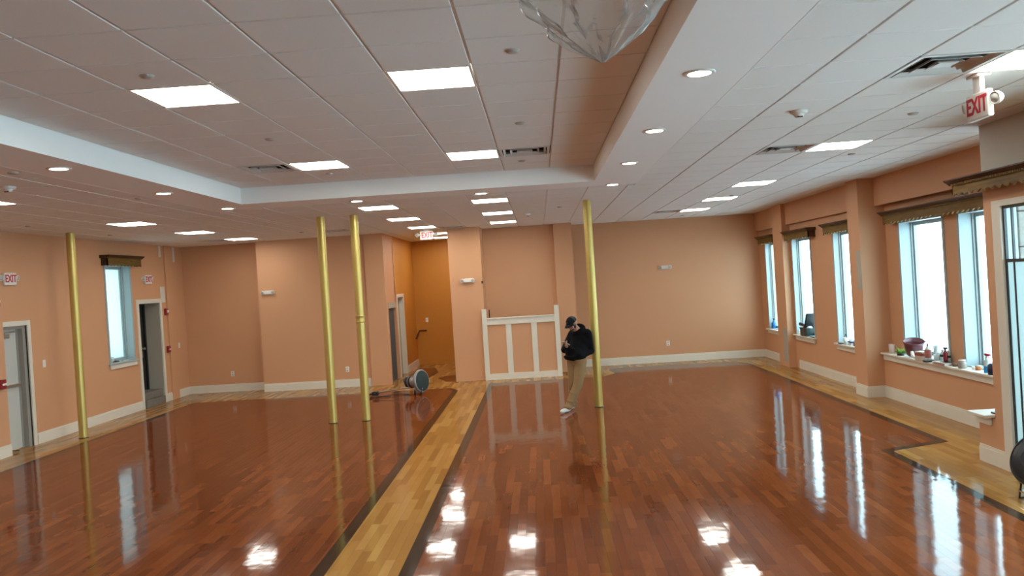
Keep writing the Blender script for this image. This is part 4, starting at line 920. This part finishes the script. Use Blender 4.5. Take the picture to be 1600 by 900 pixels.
for k in range(5):       # folds round the waist
    z = .03+.045*k; capsule(b, PEL+U3*z+F3*.14+R3*(.12-.03*k), PEL+U3*(z-.02)+F3*.15-R3*.08, .022, .02)
hood = blob('hoodie', b, HOOD, man, .011, 5)
# trousers, loose with broken folds at the ankle
b = MB()
b.ball(PEL-U3*.0, (.165,.125,.09), 22, Euler((0,0,-.8)).to_quaternion())
for s, k, a in ((HIR, KR, AR), (HIL, KL, AL)):
    capsule(b, PEL-U3*.02, s, .11, .105); capsule(b, s, k, .108, .080); capsule(b, k, a+U3*.01, .080, .066)
    for j in range(4):
        c_ = k.lerp(a, .35+.18*j); b.ball(c_+F3*.015*(-1)**j, (.076,.076,.022), 16, Euler((.25*(-1)**j, .2, 0)).to_quaternion())
    b.ball(a+U3*.0+F3*.02, (.072,.078,.05), 16)
blob('trousers', b, KHAKI, man, .010, 4)
for a in (AR, AL):
    b = MB(); fa = math.atan2(F3.y, F3.x); d = F3.normalized()
    b.ball(a+d*.075-U3*.042, (.125,.046,.036), 20, Euler((0,0,fa)).to_quaternion()); b.ball(a-U3*.015, (.055,.044,.055), 16, Euler((0,0,fa)).to_quaternion()); b.ball(a+d*.15-U3*.05, (.055,.046,.032), 16, Euler((0,0,fa)).to_quaternion())
    for v in b.bm.verts: v.co.z = max(v.co.z, .002)
    blob('shoe', b, col('white_leather', (.62,.60,.58), .5), man, .008, 2)
# cap: dark front, grey mesh rear, curved bill
b = MB(); n1, n2 = 28, 9
rows = []
for i in range(n2+1):
    ph = i/n2*PI/2; rows.append([b.bm.verts.new(hd(.088*math.cos(ph)*math.sin(2*PI*k/n1), -.008+.104*math.cos(ph)*math.cos(2*PI*k/n1), .030+.088*math.sin(ph)*(1.05))) for k in range(n1)])
for i in range(n2):
    for k in range(n1):
        f_ = b.bm.faces.new((rows[i][k], rows[i][(k+1)%n1], rows[i+1][(k+1)%n1], rows[i+1][k])); f_.smooth = True
        f_.material_index = 0 if (k < 7 or k >= 21) else 1
bmesh.ops.remove_doubles(b.bm, verts=b.bm.verts, dist=.0005)
GREYM = col('grey_mesh_fabric', (.045,.045,.048), .85, spec=.15); CAPF = col('black_cap_cloth', (.008,.008,.010), .8, spec=.15)
capo = obj('cap', b, [CAPF, GREYM], man); capo.matrix_parent_inverse = man.matrix_basis.inverted()
b = MB(); N_ = 12; top = []; 
for j in range(5):
    t = j/4; row = []
    for k in range(N_+1):
        a = -1.15+2.3*k/N_; r0 = .100+.078*t*math.cos(a*.75); row.append(hd(.088*math.sin(a)*(1+.12*t), -.008+r0*math.cos(a)*(1.0), .034-.010*t-.018*abs(math.sin(a))*t))
    top.append(row)
for dz in (0, -.004):
    g_ = [[b.bm.verts.new(p+hu*dz) for p in row] for row in top]
    for A, Bq in zip(g_, g_[1:]):
        for k in range(N_): b.bm.faces.new((A[k], A[k+1], Bq[k+1], Bq[k])).smooth = True
bo = obj('bill', b, CAPF, capo)
b = MB(); b.box((-.022,-.001,-.010),(.022,.003,.010)); b.xf(Matrix.Translation(hd(0,.090,.078)) @ hrot.to_matrix().to_4x4() @ Matrix.Rotation(.45, 4, 'X')); obj('cap_patch', b, GREYM, capo)
b = MB()
b.ball(hd(0,.045,-.078), (.045,.042,.030), 16, hrot)
for s in (-1, 1): b.ball(hd(s*.055,.015,-.045), (.016,.03,.042), 12, hrot)
bd = blob('beard', b, col('dark_brown_hair', (.035,.02,.014), .8), man, .006, 2)
b = MB(); ph = HR+PD*.085+U3*.022
b.box((-.037,-.076,-.004),(.037,.076,.004), .003)
q = (HC-ph).normalized(); xax = R3.normalized(); yax = q.cross(xax).normalized(); xax = yax.cross(q)
Mx = Matrix((xax, yax, q)).transposed().to_4x4(); Mx.translation = ph; b.xf(Mx)
pho = thing('smartphone', 'pale smartphone held in the hand of the person by the pole', 'phone', tuple(ph))
o = obj('phone_case', b, col('pale_phone_case', (.55,.5,.48), .3), pho); o.matrix_parent_inverse = pho.matrix_basis.inverted()
b = MB(); b.box((-.033,-.070,.0041),(.033,.070,.0048)); b.xf(Mx); o = obj('phone_screen', b, col('phone_glass', (.03,.03,.035), .1), pho); o.matrix_parent_inverse = pho.matrix_basis.inverted()
